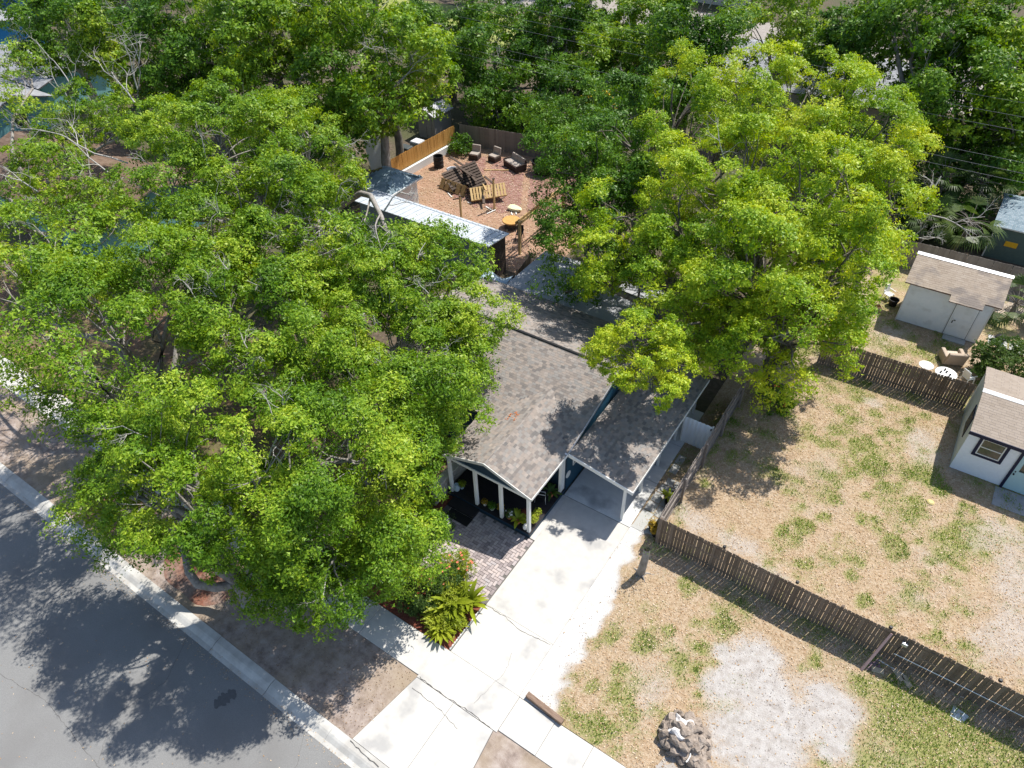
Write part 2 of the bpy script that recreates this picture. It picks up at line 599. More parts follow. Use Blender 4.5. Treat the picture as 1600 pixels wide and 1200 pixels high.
# garden bed
bed = sheet('garden_bed', [(-15, 8.87), (-9.36, 8.87), (-9.36, 11.12), (-13.6, 11.12), (-13.6, 14.8), (-15, 14.8)], .008, mulch_m)
front_m = pm('front_yard_dirt', [(.10, .055, .035), (.19, .115, .075), (.28, .19, .13)], scale=4, detail=7, rough=.95, bump=.5, bscale=25, big=(.6, (.10, .12, .04), .6))
sheet('front_yard', [(-60, 8.87), (-15, 8.87), (-15, 17.5), (-60, 17.5)], .006, front_m)

# back yard of the neighbour on the left, red dirt and brick
sheet('back_yard', [(-36.4, 31.4), (-19.6, 31.4), (-19.6, 47), (-36.4, 47)], .006, redirt_m)
bp_ = structure(MB().poly([(p[0], p[1], .012) for p in blob(-28.6, 41.6, 5.6, 4.4, n=50, amp=.12, seed=9)]).build('brick_patio', redirt_m))
V, Fc = [], []
for j in range(90):
    for i in range(60):
        x0 = -34.6 + i * .215 + (j % 2) * .107
        y0 = 37 + j * .105
        dx, dy = (x0 + 28.6) / 5.5, (y0 - 41.6) / 4.3
        if dx * dx + dy * dy > 1 + .12 * math.sin(3 * x0) or (math.sin(x0 * 1.7 + y0) > .86):
            continue
        n = len(V)
        t = .035 + random.uniform(-.004, .004)
        V += [(x0, y0, 0), (x0 + .205, y0, 0), (x0 + .205, y0 + .097, 0), (x0, y0 + .097, 0), (x0 + .005, y0 + .005, t), (x0 + .2, y0 + .005, t), (x0 + .2, y0 + .092, t), (x0 + .005, y0 + .092, t)]
        Fc += [(n + 4, n + 5, n + 6, n + 7), (n, n + 1, n + 5, n + 4), (n + 1, n + 2, n + 6, n + 5), (n + 2, n + 3, n + 7, n + 6), (n + 3, n, n + 4, n + 7)]
o = addobj('bricks', np_mesh('bricks', V, Fc), brick_m, bp_)
o['kind'] = 'stuff'

# far streets and yards seen between the trees
pale_m = pm('pale_yard', [(.26, .23, .20), (.36, .33, .30)], scale=2, rough=.95)
fargrass_m = pm('far_grass', [(.16, .20, .05), (.26, .29, .08), (.36, .34, .14)], scale=2, rough=.95)
sheet('far_street', [(-150, 84), (80, 84), (80, 93), (-150, 93)], .008, pale_m)
sheet('far_yard', [(-30, 74), (2, 74), (2, 83.9), (-30, 83.9)], .006, pale_m)
sheet('far_lawn', [(-75, 64), (-48, 64), (-48, 80), (-75, 80)], .006, fargrass_m)

# ------------------------------------------------------------------ yards on the right: one uneven sheet with sand, litter and grass
YX0, YX1, YY0, YY1, YS = -6.19, 15.0, 8.86, 47.0, .14
nx, ny = int((YX1 - YX0) / YS) + 1, int((YY1 - YY0) / YS) + 1
gx = YX0 + np.arange(nx) * YS
gy = YY0 + np.arange(ny) * YS
GX, GY = np.meshgrid(gx, gy)
PATCH = [(1330, 655, 12), (1365, 650, 12), (1310, 675, 10), (1290, 695, 14), (1340, 700, 12), (1370, 680, 8), (1418, 672, 12), (1290, 745, 14),
         (1330, 742, 18), (1360, 735, 20), (1410, 748, 20), (1455, 748, 14), (1375, 760, 10), (1402, 762, 9), (1240, 770, 12), (1255, 790, 14), (1284, 808, 10),
         (1255, 825, 14), (1240, 847, 12), (1222, 833, 8), (1345, 810, 9), (1360, 808, 8), (1385, 800, 12), (1425, 805, 20), (1428, 785, 16), (1500, 840, 34),
         (1478, 852, 24), (1396, 855, 15), (1260, 885, 14), (1391, 877, 10), (1433, 847, 8), (1370, 830, 9), (1470, 770, 12), (1505, 795, 9), (1515, 798, 7),
         (1308, 845, 8), (1340, 622, 14), (1415, 660, 12), (1375, 725, 14), (1350, 690, 10), (1440, 735, 10), (1315, 720, 12), (1130, 660, 14), (1140, 690, 10),
         (1160, 720, 10), (1110, 700, 12), (1100, 760, 10), (1220, 745, 10), (1200, 790, 9), (1300, 780, 9), (1350, 775, 8), (1450, 880, 9), (1480, 905, 14),
         (1420, 930, 10), (1440, 945, 9), (1330, 900, 8), (1350, 940, 10), (1460, 990, 12), (1475, 960, 9), (1005, 1002, 15), (1045, 985, 11), (1087, 1008, 13),
         (1060, 1030, 15), (970, 1050, 11), (1085, 1045, 10), (1073, 918, 11), (1130, 975, 14), (1066, 905, 8), (940, 1148, 22), (910, 1135, 15), (985, 1130, 12),
         (1090, 1085, 8), (1275, 1033, 9), (1322, 1053, 9), (1340, 1072, 15), (1315, 1160, 12), (1400, 1075, 14), (1150, 945, 12), (1165, 945, 9), (1500, 1130, 20),
         (1560, 1170, 24), (1250, 1045, 6), (960, 1085, 12), (920, 1075, 10), (1380, 470, 14), (1345, 520, 12), (1370, 530, 16), (1400, 545, 18), (1440, 555, 16), (1350, 500, 10),
         (1395, 510, 12), (1420, 525, 14), (1470, 540, 12)]
green = np.zeros_like(GX)
for (px, py, rp) in PATCH:
    c = G(px, py)
    r = rp * mpp(c) * 1.35
    d = np.sqrt((GX - c.x) ** 2 + ((GY - c.y) / 1.15) ** 2) / r
    d = d + (vnoise(GX, GY, .7, 3, 4) - .5) * 2.4
    green = np.maximum(green, np.clip(1.25 - d, 0, 1) * .95)
n1 = vnoise(GX, GY, 1.6, 11)
n2 = vnoise(GX, GY, .5, 12)
back = (GY > 17.5) & (GY < 33)
# the lush corner of the front lawn and thin green everywhere
cc = G(1480, 1160)
lush = np.clip((GX - 3.4) / 1.2, 0, 1) * np.clip((17.1 - GY) / .8, 0, 1) * (GY < 17.5)
green = np.maximum(green, lush * np.clip(.45 + 1.0 * n1, 0, 1))
strip = ((GX > -2.5) & (GX < 4) & (GY < 17.3) & (GY > 16.1))
green = np.maximum(green, np.clip(n1 * n2 * 3.4 - .66, 0, 1) * .85 * np.where(GY < 33, 1, 1.4))
green = np.maximum(green, np.where(GY > 33.2, np.clip(n1 * 1.5 - .35, 0, 1) * .75, 0))
# sand
sand = np.zeros_like(GX)
bx = np.interp(GY, [8.8, 9.6, 11, 12.5, 14, 15.5, 16.6, 17.5, 18], [-4.9, -5.1, -5.2, -5.1, -5.3, -5.55, -5.6, -5.5, -5.2]) + (vnoise(GX, GY, .6, 21, 5) - .5) * .7 + .12
sand = np.maximum(sand, np.clip((bx - GX) / .25 + .5, 0, 1) * (GY < 17.8))
for (px, py, rx, ry) in ((1150, 1055, 52, 60), (1215, 1110, 95, 60), (1200, 1170, 100, 60), (1270, 1120, 55, 55), (1130, 1020, 26, 22), (1180, 1040, 50, 40), (1085, 815, 50, 26), (1150, 850, 60, 20), (1580, 900, 50, 80), (1570, 1000, 50, 60), (1545, 840, 40, 40), (1300, 1150, 40, 60), (1355, 628, 24, 10), (1200, 895, 50, 14), (1440, 700, 35, 40), (1600, 470, 60, 60), (1560, 480, 40, 30)):
    c = G(px, py)
    m = mpp(c)
    d = np.sqrt(((GX - c.x) / (rx * m)) ** 2 + ((GY - c.y) / (ry * m * 1.35)) ** 2) + (vnoise(GX, GY, 1.0, 23, 5) - .5) * 1.3
    sand = np.maximum(sand, np.clip((1.15 - d) * 1.6, 0, 1) * (.95 if py > 980 and px < 1330 else .5))
sand = np.maximum(sand, np.clip(vnoise(GX, GY, 2.4, 41) * 1.9 - 1.02, 0, 1) * .8)
green = green * (1 - sand * .85)
brkn = vnoise(GX, GY, .32, 71, 3)
green = np.clip(green * (.45 + 1.1 * brkn), 0, 1)
thin = np.clip(vnoise(GX, GY, 3.0, 77, 4) * 1.6 - .55, 0, 1) * .35 * (1 - sand)
green = np.maximum(green, thin * (.3 + 1.2 * brkn))
hgt = (vnoise(GX, GY, 2.0, 5) - .5) * .05 + (vnoise(GX, GY, .35, 6) - .5) * .025 + green * .02
hgt = hgt * np.clip((GX - YX0) / .5, 0, 1) * np.clip((GY - YY0) / .4, 0, 1) + .045
vv = np.stack([GX, GY, hgt], -1).reshape(-1, 3)
ii = (np.arange(ny - 1)[:, None] * nx + np.arange(nx - 1)[None, :]).ravel()
yme = np_mesh('yard', vv, np.stack([ii, ii + 1, ii + nx + 1, ii + nx], -1), smooth=True)
ca = yme.color_attributes.new('cover', 'FLOAT_COLOR', 'POINT')
ca.data.foreach_set('color', np.stack([green, sand, np.clip((bx - GX) / .3 + .2, 0, 1) * (GY < 17.8), np.ones_like(green)], -1).reshape(-1).astype(np.float32))
ym, t, b = newmat('yard_cover')
L = t.links.new
at = t.nodes.new('ShaderNodeAttribute')
at.attribute_name = 'cover'
sp = t.nodes.new('ShaderNodeSeparateColor')
L(at.outputs['Color'], sp.inputs[0])
ge = t.nodes.new('ShaderNodeNewGeometry')


def tn(scale, detail=6):
    n = t.nodes.new('ShaderNodeTexNoise')
    n.inputs['Scale'].default_value = scale
    n.inputs['Detail'].default_value = detail
    n.inputs['Roughness'].default_value = .7
    L(ge.outputs['Position'], n.inputs['Vector'])
    r = t.nodes.new('ShaderNodeMapRange')
    r.inputs['From Min'].default_value = .32
    r.inputs['From Max'].default_value = .68
    L(n.outputs[0], r.inputs['Value'])
    return r.outputs[0]


def mixc(fac, a, b_):
    m = t.nodes.new('ShaderNodeMix')
    m.data_type = 'RGBA'
    L(fac, m.inputs[0])
    L(a, m.inputs[6])
    L(b_, m.inputs[7])
    return m.outputs[2]


r1 = ramp_node(t, [(.13, .08, .045), (.33, .225, .135), (.49, .375, .26), (.62, .53, .43)])
L(tn(11, 8), r1.inputs[0])
r1b = ramp_node(t, [(.24, .15, .085), (.44, .315, .20), (.43, .33, .22), (.54, .44, .365)])
L(tn(2.2, 6), r1b.inputs[0])
lit = t.nodes.new('ShaderNodeMix')
lit.data_type = 'RGBA'
lit.inputs[0].default_value = .4
L(r1.outputs[0], lit.inputs[6])
L(r1b.outputs[0], lit.inputs[7])
r2 = ramp_node(t, [(.33, .295, .265), (.45, .42, .395), (.53, .51, .485)])
L(tn(3, 12), r2.inputs[0])
r3 = ramp_node(t, [(.13, .16, .04), (.24, .26, .075), (.40, .35, .17)])
L(tn(14, 6), r3.inputs[0])
brk = t.nodes.new('ShaderNodeMath')
brk.operation = 'MULTIPLY_ADD'
L(tn(20, 4), brk.inputs[0])
brk.inputs[1].default_value = .8
brk.inputs[2].default_value = -.4
sadd = t.nodes.new('ShaderNodeMath')
sadd.operation = 'ADD'
sadd.use_clamp = True
L(sp.outputs[1], sadd.inputs[0])
L(brk.outputs[0], sadd.inputs[1])
smul = t.nodes.new('ShaderNodeMapRange')
smul.inputs['From Min'].default_value = .15
smul.inputs['From Max'].default_value = .8
L(sadd.outputs[0], smul.inputs['Value'])
gadd = t.nodes.new('ShaderNodeMath')
gadd.operation = 'ADD'
gadd.use_clamp = True
L(sp.outputs[0], gadd.inputs[0])
L(brk.outputs[0], gadd.inputs[1])
gmul = t.nodes.new('ShaderNodeMapRange')
gmul.inputs['From Min'].default_value = .2
gmul.inputs['From Max'].default_value = .8
gmul.inputs['To Max'].default_value = .85
L(gadd.outputs[0], gmul.inputs['Value'])
r2b = ramp_node(t, [(.56, .54, .51), (.70, .68, .66)])
L(tn(7, 8), r2b.inputs[0])
c0 = mixc(sp.outputs[2], r2.outputs[0], r2b.outputs[0])
c1 = mixc(smul.outputs[0], lit.outputs[2], c0)
c2 = mixc(gmul.outputs[0], c1, r3.outputs[0])
L(c2, b.inputs['Base Color'])
b.inputs['Roughness'].default_value = .95
b.inputs['Specular IOR Level'].default_value = .1
bp2 = t.nodes.new('ShaderNodeBump')
bp2.inputs['Strength'].default_value = .55
bp2.inputs['Distance'].default_value = .04
L(tn(24, 6), bp2.inputs['Height'])
L(bp2.outputs[0], b.inputs['Normal'])
structure(addobj('yard', yme, ym))


def yard_at(P, A):
    i = np.clip(((P[:, 1] - YY0) / YS).astype(int), 0, ny - 1)
    j = np.clip(((P[:, 0] - YX0) / YS).astype(int), 0, nx - 1)
    return A[i, j]


# grass blades where the yard is green
N = 420000
P = np.stack([rng.uniform(YX0 + .2, 13, N), rng.uniform(YY0 + .1, 40, N)], -1)
keep = rng.random(N) < np.clip(yard_at(P, green) * 1.1 - .12, 0, 1) * .9
P = P[keep][:80000]
n = len(P)
h = rng.uniform(.04, .11, n) * (.6 + .7 * yard_at(P, green))
a = rng.uniform(0, 6.283, n)
ln = rng.uniform(.2, .9, n) * h
wd = rng.uniform(.008, .016, n)
z0 = yard_at(P, hgt) - .01
ca_, sa_ = np.cos(a), np.sin(a)
v = np.zeros((n, 4, 3))
v[:, 0] = np.stack([P[:, 0] - sa_ * wd, P[:, 1] + ca_ * wd, z0], -1)
v[:, 1] = np.stack([P[:, 0] + sa_ * wd, P[:, 1] - ca_ * wd, z0], -1)
v[:, 2] = np.stack([P[:, 0] + sa_ * wd * .7 + ca_ * ln * .5, P[:, 1] - ca_ * wd * .7 + sa_ * ln * .5, z0 + h * .7], -1)
v[:, 3] = np.stack([P[:, 0] + ca_ * ln, P[:, 1] + sa_ * ln, z0 + h], -1)
stuff(addobj('grass', np_mesh('grass', v.reshape(-1, 3), np.arange(n * 4).reshape(n, 4)), grass_m), 'green weedy grass growing in patches over the dry yards', 'grass')


def blades(P, h, ln, wd, z0):
    n = len(P)
    a = rng.uniform(0, 6.283, n)
    ca_, sa_ = np.cos(a), np.sin(a)
    v = np.zeros((n, 4, 3))
    v[:, 0] = np.stack([P[:, 0] - sa_ * wd, P[:, 1] + ca_ * wd, z0], -1)
    v[:, 1] = np.stack([P[:, 0] + sa_ * wd, P[:, 1] - ca_ * wd, z0], -1)
    v[:, 2] = np.stack([P[:, 0] + sa_ * wd * .7 + ca_ * ln * .5, P[:, 1] - ca_ * wd * .7 + sa_ * ln * .5, z0 + h * .7], -1)
    v[:, 3] = np.stack([P[:, 0] + ca_ * ln, P[:, 1] + sa_ * ln, z0 + h], -1)
    return v.reshape(-1, 3), np.arange(n * 4).reshape(n, 4)


N = 130000
P = np.stack([rng.uniform(YX0 + .2, 13, N), rng.uniform(YY0 + .1, 40, N)], -1)
P = P[rng.random(N) < np.clip(.95 - yard_at(P, sand) * 1.1, 0, 1) * np.clip(vnoise(P[:, 0], P[:, 1], 1.1, 91, 3) * 1.8 - .4, 0, 1)]
n = len(P)
V_, F_ = blades(P, rng.uniform(.02, .06, n), rng.uniform(.04, .10, n), rng.uniform(.006, .012, n), yard_at(P, hgt) - .008)
stuff(addobj('dry_grass', np_mesh('dry_grass', V_, F_), pm('straw', [(.26, .17, .10), (.45, .34, .215), (.60, .50, .37), (.50, .40, .28)], scale=1.5, rough=.9, island=.6)), 'short straw coloured grass lying over the dry yards', 'grass')


def scatter(name, label, xs, ys, n, sizes, mat, zf, dens=None, cat='leaves'):
    P = np.stack([rng.uniform(*xs, n), rng.uniform(*ys, n)], -1)
    if dens is not None:
        P = P[rng.random(n) < dens(P)]
    n = len(P)
    s = rng.uniform(*sizes, n)
    a = rng.uniform(0, 6.283, n)
    z = zf(P) + .012
    d = np.stack([np.cos(a), np.sin(a)], -1)
    e = np.stack([-np.sin(a), np.cos(a)], -1)
    v = np.zeros((n, 4, 3))
    for k, (u, w_) in enumerate(((-1, 0), (0, -.55), (1, 0), (0, .55))):
        v[:, k, :2] = P + d * (u * s)[:, None] + e * (w_ * s)[:, None]
        v[:, k, 2] = z + rng.uniform(0, .6, n) * s
    return stuff(addobj(name, np_mesh(name, v.reshape(-1, 3), np.arange(n * 4).reshape(n, 4)), mat), label, cat)


scatter('leaf_litter', 'dry brown leaves scattered over the yards by the fences', (YX0, 13), (YY0, 46), 46000, (.018, .045), dry_m, lambda P: yard_at(P, hgt),
        lambda P: np.clip(1.0 - yard_at(P, sand) * .9, .12, 1) * np.where(P[:, 0] < -5.3, .3, 1))
scatter('pebbles', 'small grey and brown pebbles strewn over the pale sand', (YX0, 13), (YY0, 33), 60000, (.010, .028), pm('pebble', [(.16, .12, .10), (.34, .29, .25), (.55, .51, .48)], scale=2, rough=.95, island=.9), lambda P: yard_at(P, hgt),
        lambda P: np.clip(yard_at(P, sand) * 1.2 - .15, 0, 1) * np.where(P[:, 0] < -5.6, .08, .55) * np.clip(vnoise(P[:, 0], P[:, 1], .9, 55, 3) * 2 - .4, .1, 1), 'pebbles')
scatter('road_litter', 'few dry leaves and bits lying on the asphalt', (-34, -8), (-4, 3.8), 500, (.015, .035), dry_m, lambda P: P[:, 0] * 0 - .105)
scatter('gutter_litter', 'brown leaves and grit gathered along the kerb edge of the road', (-34, -9), (3.5, 4.05), 900, (.012, .03), dry_m, lambda P: P[:, 0] * 0 - .1)
scatter('verge_litter', 'dry leaves scattered over the bare dirt beside the kerb', (-40, -9.8), (4.55, 7.5), 4500, (.012, .032), pm('verge_leaf', [(.14, .08, .05), (.30, .20, .12), (.40, .30, .2)], scale=2, rough=.95, island=.9), lambda P: P[:, 0] * 0 + .008)
scatter('backyard_litter', 'pale dry leaves scattered over the red back yard', (-36, -20), (31.5, 46), 7000, (.03, .07), dry_m, lambda P: P[:, 0] * 0 + .03)
scatter('roof_litter', 'orange dry leaves lying on the shingled porch roof', (-12.6, -12.1), (17.5, 18.1), 26, (.03, .06), plain('orange_leaf', (.5, .16, .05)), lambda P: 2.745 + .76 * (1 - np.abs(P[:, 0] + 11.72) / 2.26))


# ================================================================== BUILDINGS
def shingles(o, u, v, W, Lh, tab=(.21, .125), clip=None, seed=0, lift=.003):
    """overlapping tabs on a roof plane: o lower corner, u along the eave, v up the slope"""
    rs = np.random.default_rng(seed)
    o, u, v = np.array(o), np.array(Vector(u).normalized()), np.array(Vector(v).normalized())
    nrm = np.cross(u, v)
    if nrm[2] < 0:
        nrm = -nrm
    rows, cols = int(math.ceil(Lh / tab[1])), int(math.ceil(W / tab[0])) + 1
    V, F = [], []
    for i in range(rows):
        off = (i % 2) * tab[0] * .5 + rs.uniform(-.06, .06)
        for j in range(-1, cols):
            u0, u1 = max(0, j * tab[0] + off + .004), min(W, (j + 1) * tab[0] + off - .004 + rs.uniform(-.03, .03) * 0)
            if u1 - u0 < .03:
                continue
            v0, v1 = i * tab[1] - .01, min(Lh, (i + 1) * tab[1] + .02)
            v0 += rs.uniform(-.016, .016)
            if clip is not None:
                c = o + u * (u0 + u1) / 2 + v * (v0 + v1) / 2
                if not clip(c):
                    continue
            h = lift + .004 + rs.uniform(0, .003)
            n = len(V)
            for (a, b, z) in ((u0, v0, h), (u1, v0, h), (u1, v1, .002), (u0, v1, .002), (u0, v0, 0), (u1, v0, 0)):
                V.append(o + u * a + v * b + nrm * z)
            F += [(n, n + 1, n + 2, n + 3), (n + 4, n + 5, n + 1, n), (n + 4, n, n + 3, n + 4), (n + 5, n + 2, n + 1, n + 5)]
    F = [f if len(set(f)) == 4 else f for f in F]
    Q = [f for f in F if len(set(f)) == 4]
    return V, Q


def shingle_part(name, slopes, mat, parent, tab=(.21, .125)):
    VV, FF = [], []
    for k, s in enumerate(slopes):
        V, F = shingles(*s[:5], tab=tab, clip=s[5] if len(s) > 5 else None, seed=k + 3)
        n = len(VV)
        VV += [np.array(p) - np.array(WLOC[parent.name]) for p in V]
        FF += [tuple(i + n for i in f) for f in F]
    o = addobj(name, np_mesh(name, VV, FF), mat, parent)
    o['kind'] = 'stuff'
    return o


roof_under = plain('roof_board', (.13, .12, .12), rough=.95)

# ------------------------------------------------------------------ the blue house
H = thing('house', 'dark blue house with grey and tan shingle roof and a gabled front porch', 'house', (-14.6, 22, 0))
XL, XR = -20.2, -9.42
EY0, EZ, RY, RZ, EY1 = 17.62, 2.76, 22.17, 4.10, 26.72
m = MB()
m.b2(-20.0, -9.55, 17.7, 17.85, 0, 2.75).b2(-20.0, -9.55, 26.3, 26.45, 0, 2.75).b2(-20.0, -19.85, 17.85, 26.3, 0, 2.75)
m.build('wall', navy, H)
m = MB()
m.prism([(-9.70, 17.7, 0.03), (-9.70, 26.45, 0.03), (-9.70, 26.45, 2.78), (-9.70, 22.17, 4.03), (-9.70, 17.7, 2.74)], (.15, 0, 0))
m.build('side_wall', navy2, H)
# main roof
slF = Vector((0, RY - EY0, RZ - EZ))
slB = Vector((0, RY - EY1, RZ - EZ))
m = MB()
m.slab([(XL, EY0, EZ), (XR, EY0, EZ), (XR, RY, RZ), (XL, RY, RZ)], .10)
m.slab([(XL, RY, RZ), (XR, RY, RZ), (XR, EY1, EZ), (XL, EY1, EZ)], .10)
roof = m.build('roof', roof_under, H)
PXL, PXR, PX, PZE, PZR, PY0 = -13.98, -9.43, -11.72, 2.74, 3.50, 14.72


def above_main(c):
    return c[1] < EY0 or c[2] > EZ + (c[1] - EY0) * (RZ - EZ) / (RY - EY0) - .01


def not_porch(c):
    if c[1] > 20.6 or c[0] < PXL:
        return True
    zp = PZE + (PZR - PZE) * (1 - abs(c[0] - PX) / (PX - PXL))
    return c[2] > zp - .02


shingle_part('shingles', [((XL, EY0, EZ), (1, 0, 0), slF, XR - XL, slF.length, not_porch), ((XL, EY1, EZ), (1, 0, 0), slB, XR - XL, slB.length)], shingle_m, roof)
MB().box(((XL + XR) / 2, RY, RZ + .035), (XR - XL - .3, .13, .035), bevel=.01).build('ridge_vent', black_m, roof)
m = MB()
for s, yy in ((1, EY0), (-1, EY1)):
    m.prism([(XR + .002, yy, EZ - .1), (XR + .002, yy, EZ + .03), (XR + .002, RY, RZ + .03), (XR + .002, RY, RZ - .1)], (.025, 0, 0))
m.build('rake_trim', metal_m, roof)
MB().b2(-10.35, XR, EY0 - .10, EY0 - .01, EZ - .10, EZ + .02).build('gutter', metal_m, roof)
# porch roof
m = MB()
m.slab([(PXL, PY0, PZE), (PX, PY0, PZR), (PX, 20.2, PZR), (PXL, 17.7, PZE)], .09)
m.slab([(PX, PY0, PZR), (PXR, PY0, PZE), (PXR, 17.7, PZE), (PX, 20.2, PZR)], .09)
pr = m.build('porch_roof', roof_under, H)
for_l = Vector((PX - PXL, 0, PZR - PZE))
for_r = Vector((PX - PXR, 0, PZR - PZE))
shingle_part('shingles', [((PXL, PY0, PZE), (0, 1, 0), for_l, 5.6, for_l.length, above_main), ((PXR, PY0, PZE), (0, 1, 0), for_r, 5.6, for_r.length, above_main)], shingle_m, pr)
m = MB()
for xe in (PXL, PXR):
    m.prism([(xe, PY0 - .03, PZE - .13), (xe, PY0 - .03, PZE + .03), (PX, PY0 - .03, PZR + .03), (PX, PY0 - .03, PZR - .13)], (0, .028, 0))
m.b2(PXR, PXR + .03, PY0, 17.6, PZE - .1, PZE + .015)
m.build('rake_trim', offwhite, pr)
MB().prism([(-13.86, 14.80, 2.70), (-9.56, 14.80, 2.70), (PX, 14.80, 3.40)], (0, .08, 0)).build('gable_panel', navy, H)
m = MB()
m.b2(-13.86, -9.54, 14.765, 14.90, 2.56, 2.695).b2(-9.66, -9.54, 14.90, 17.6, 2.56, 2.67)
m.build('porch_beam', white_p, H)
pme = MB().b2(-.07, .07, -.07, .07, .30, 2.56, bevel=.008).mesh('porch_post', WLOC[H.name] * 0)
for (x, y) in ((-13.72, 14.85), (-12.34, 14.85), (-11.02, 14.85), (-9.63, 14.85), (-9.63, 17.45), (-9.63, 17.62)):
    addobj('porch_post', pme, white_p, H, Vector((x, y, 0)) - WLOC[H.name])
MB().b2(-13.9, -9.52, 14.74, 17.69, 0.02, .285, bevel=.01).build('porch_skirt', navy, H)
dk = MB()
for i in range(20):
    dk.b2(-13.92, -9.50, 14.72 + .148 * i, 14.72 + .148 * i + .143, .287, .31)
dk.build('porch_deck', deck_m, H)
# porch steps
MB().b2(-13.55, -12.15, 14.22, 14.735, .02, .17, bevel=.01).build('porch_step', deck_m, H)
# stone side wall by the porch
lw = pm('tan_block', [(.36, .32, .27), (.50, .45, .38)], scale=6, rough=.95, bump=.4)
wt = thing('garden_wall', 'low tan block wall running beside the porch and the front step', 'wall', (-14.1, 15.5, 0))
for k in range(5):
    for i in range(8):
        y0 = 13.9 + i * .42 + (k % 2) * .2
        MB().b2(-14.28, -13.98, y0, min(y0 + .41, 17.55), .01 + k * .2, .2 + k * .2, bevel=.012).build('block', lw, wt)
MB().b2(-14.32, -13.94, 13.86, 17.6, 1.005, 1.06, bevel=.01).build('coping', plain('pale_coping', (.58, .54, .47)), wt)
# side window and plaque on the wall beside the carport
wn = MB().b2(-9.549, -9.515, 18.35, 19.25, 1.25, 2.25).build('window', white_p, H)
MB().b2(-9.514, -9.508, 18.43, 19.17, 1.33, 1.76).b2(-9.514, -9.508, 18.43, 19.17, 1.80, 2.17).build('pane', glass_m, wn)
pq = onX(888, 741, -9.53)
MB().tube([(-9.549, pq.y, pq.z), (-9.52, pq.y, pq.z)], .19, 20).build('plaque', white_p, H)
dr = MB().b2(-12.1, -11.2, 17.66, 17.699, .32, 2.35).build('door', plain('door_paint', (.35, .36, .36)), H)
MB().tube([(-11.3, 17.64, 1.3), (-11.3, 17.66, 1.3)], .035, 10).build('door_knob', metal_m, dr)
# rear flat extension
ext = MB().b2(-18.9, -11.0, 26.76, 31.2, 2.45, 2.60).build('rear_roof', pm('flat_roof', [(.30, .31, .33), (.42, .43, .45)], scale=2), H)
MB().b2(-18.7, -11.2, 26.5, 31, .0, 2.44).build('rear_wall', navy, H)

MB().b2(-13.3, -12.13, 13.74, 14.2, .034, .055, bevel=.005).build('door_mat', black_m)
tag(bpy.data.objects['door_mat'], 'flat black rubber mat lying on the pavers before the porch step', 'mat')

# ------------------------------------------------------------------ carport
C = thing('carport', 'carport with sloping shingle roof on white posts beside the blue house', 'carport', (-7.9, 21.6, 0))
CX0, CX1, CY0, CY1, CZ0, CZ1 = -9.40, -6.33, 17.66, 25.9, 2.74, 2.22
m = MB()
m.slab([(CX0, CY0, CZ0), (CX1, CY0, CZ1), (CX1, CY1, CZ1), (CX0, CY1, CZ0)], .09)
cr = m.build('carport_roof', roof_under, C)
cv = Vector((CX0 - CX1, 0, CZ0 - CZ1))
shingle_part('shingles', [((CX1, CY0, CZ1), (0, 1, 0), cv, CY1 - CY0, cv.length)], shingle_m, cr)
m = MB()
m.prism([(CX0, CY0 - .04, CZ0 - .17), (CX0, CY0 - .04, CZ0 + .02), (CX1 + .02, CY0 - .04, CZ1 + .02), (CX1 + .02, CY0 - .04, CZ1 - .17)], (0, .038, 0))
m.build('front_fascia', white_p, C)
MB().b2(CX1 + .001, CX1 + .025, CY0, CY1, CZ1 - .13, CZ1 + .01).build('side_fascia', offwhite, C)
MB().b2(-6.76, -6.62, CY0 + .05, CY1 - .05, 2.02, 2.15).build('beam', white_p, C)
cme = MB().b2(-.06, .06, -.06, .06, .034, 2.02, bevel=.006).mesh('carport_post')
for y in (17.76, 19.6, 21.45, 23.4, 25.6):
    addobj('carport_post', cme, white_p, C, Vector((-6.69, y, 0)) - WLOC[C.name])

# stepping slabs, gate, pots beside the carport
sp_ = structure(MB().b2(-6.18, -5.08, 17.6, 24, -.05, .03).build('side_path', plain('path_soil', (.12, .105, .09), rough=1, var=.3)))
slabm = pm('weathered_slab', [(.34, .34, .33), (.48, .48, .46)], scale=4, rough=.95, bump=.15, orand=.5)
for i, (x0, x1, y0, y1) in enumerate(((-6.15, -5.62, 17.62, 18.75), (-5.58, -5.15, 17.7, 18.6), (-6.12, -5.66, 18.8, 19.35), (-5.62, -5.2, 18.68, 19.3), (-6.1, -5.68, 19.4, 19.95), (-5.64, -5.22, 19.36, 19.9), (-6.05, -5.66, 20.0, 20.5), (-5.62, -5.18, 19.95, 20.5), (-5.95, -5.58, 20.56, 21.0), (-5.54, -5.16, 20.56, 21.0), (-6.1, -5.74, 21.35, 21.95), (-6.1, -5.74, 22.0, 22.6))):
    o = MB().box((0, 0, 0), (x1 - x0, y1 - y0, .06), bevel=.008).build('slab', slabm, sp_, local=True)
    o.location = ((x0 + x1) / 2, (y0 + y1) / 2, .035 + random.uniform(0, .012))
    o.rotation_euler = (random.uniform(-.02, .02), random.uniform(-.02, .02), random.uniform(-.04, .04))
gt = thing('gate', 'white ribbed metal gate panel between the carport and the side fence', 'gate', (-5.75, 23.45, 0))
m = MB()
pts = []
for i in range(28):
    x = -6.42 + i * .05
    pts.append((x, 23.45 + (.0 if i % 4 < 2 else .025)))
for (a, b_) in zip(pts[:-1], pts[1:]):
    m.poly([(a[0], a[1], .06), (b_[0], b_[1], .06), (b_[0], b_[1], 1.72), (a[0], a[1], 1.72)])
gp = m.build('panel', plain('gate_white', (.84, .86, .88), rough=.4, var=.03), gt)
gp.modifiers.new('thick', 'SOLIDIFY').thickness = .006
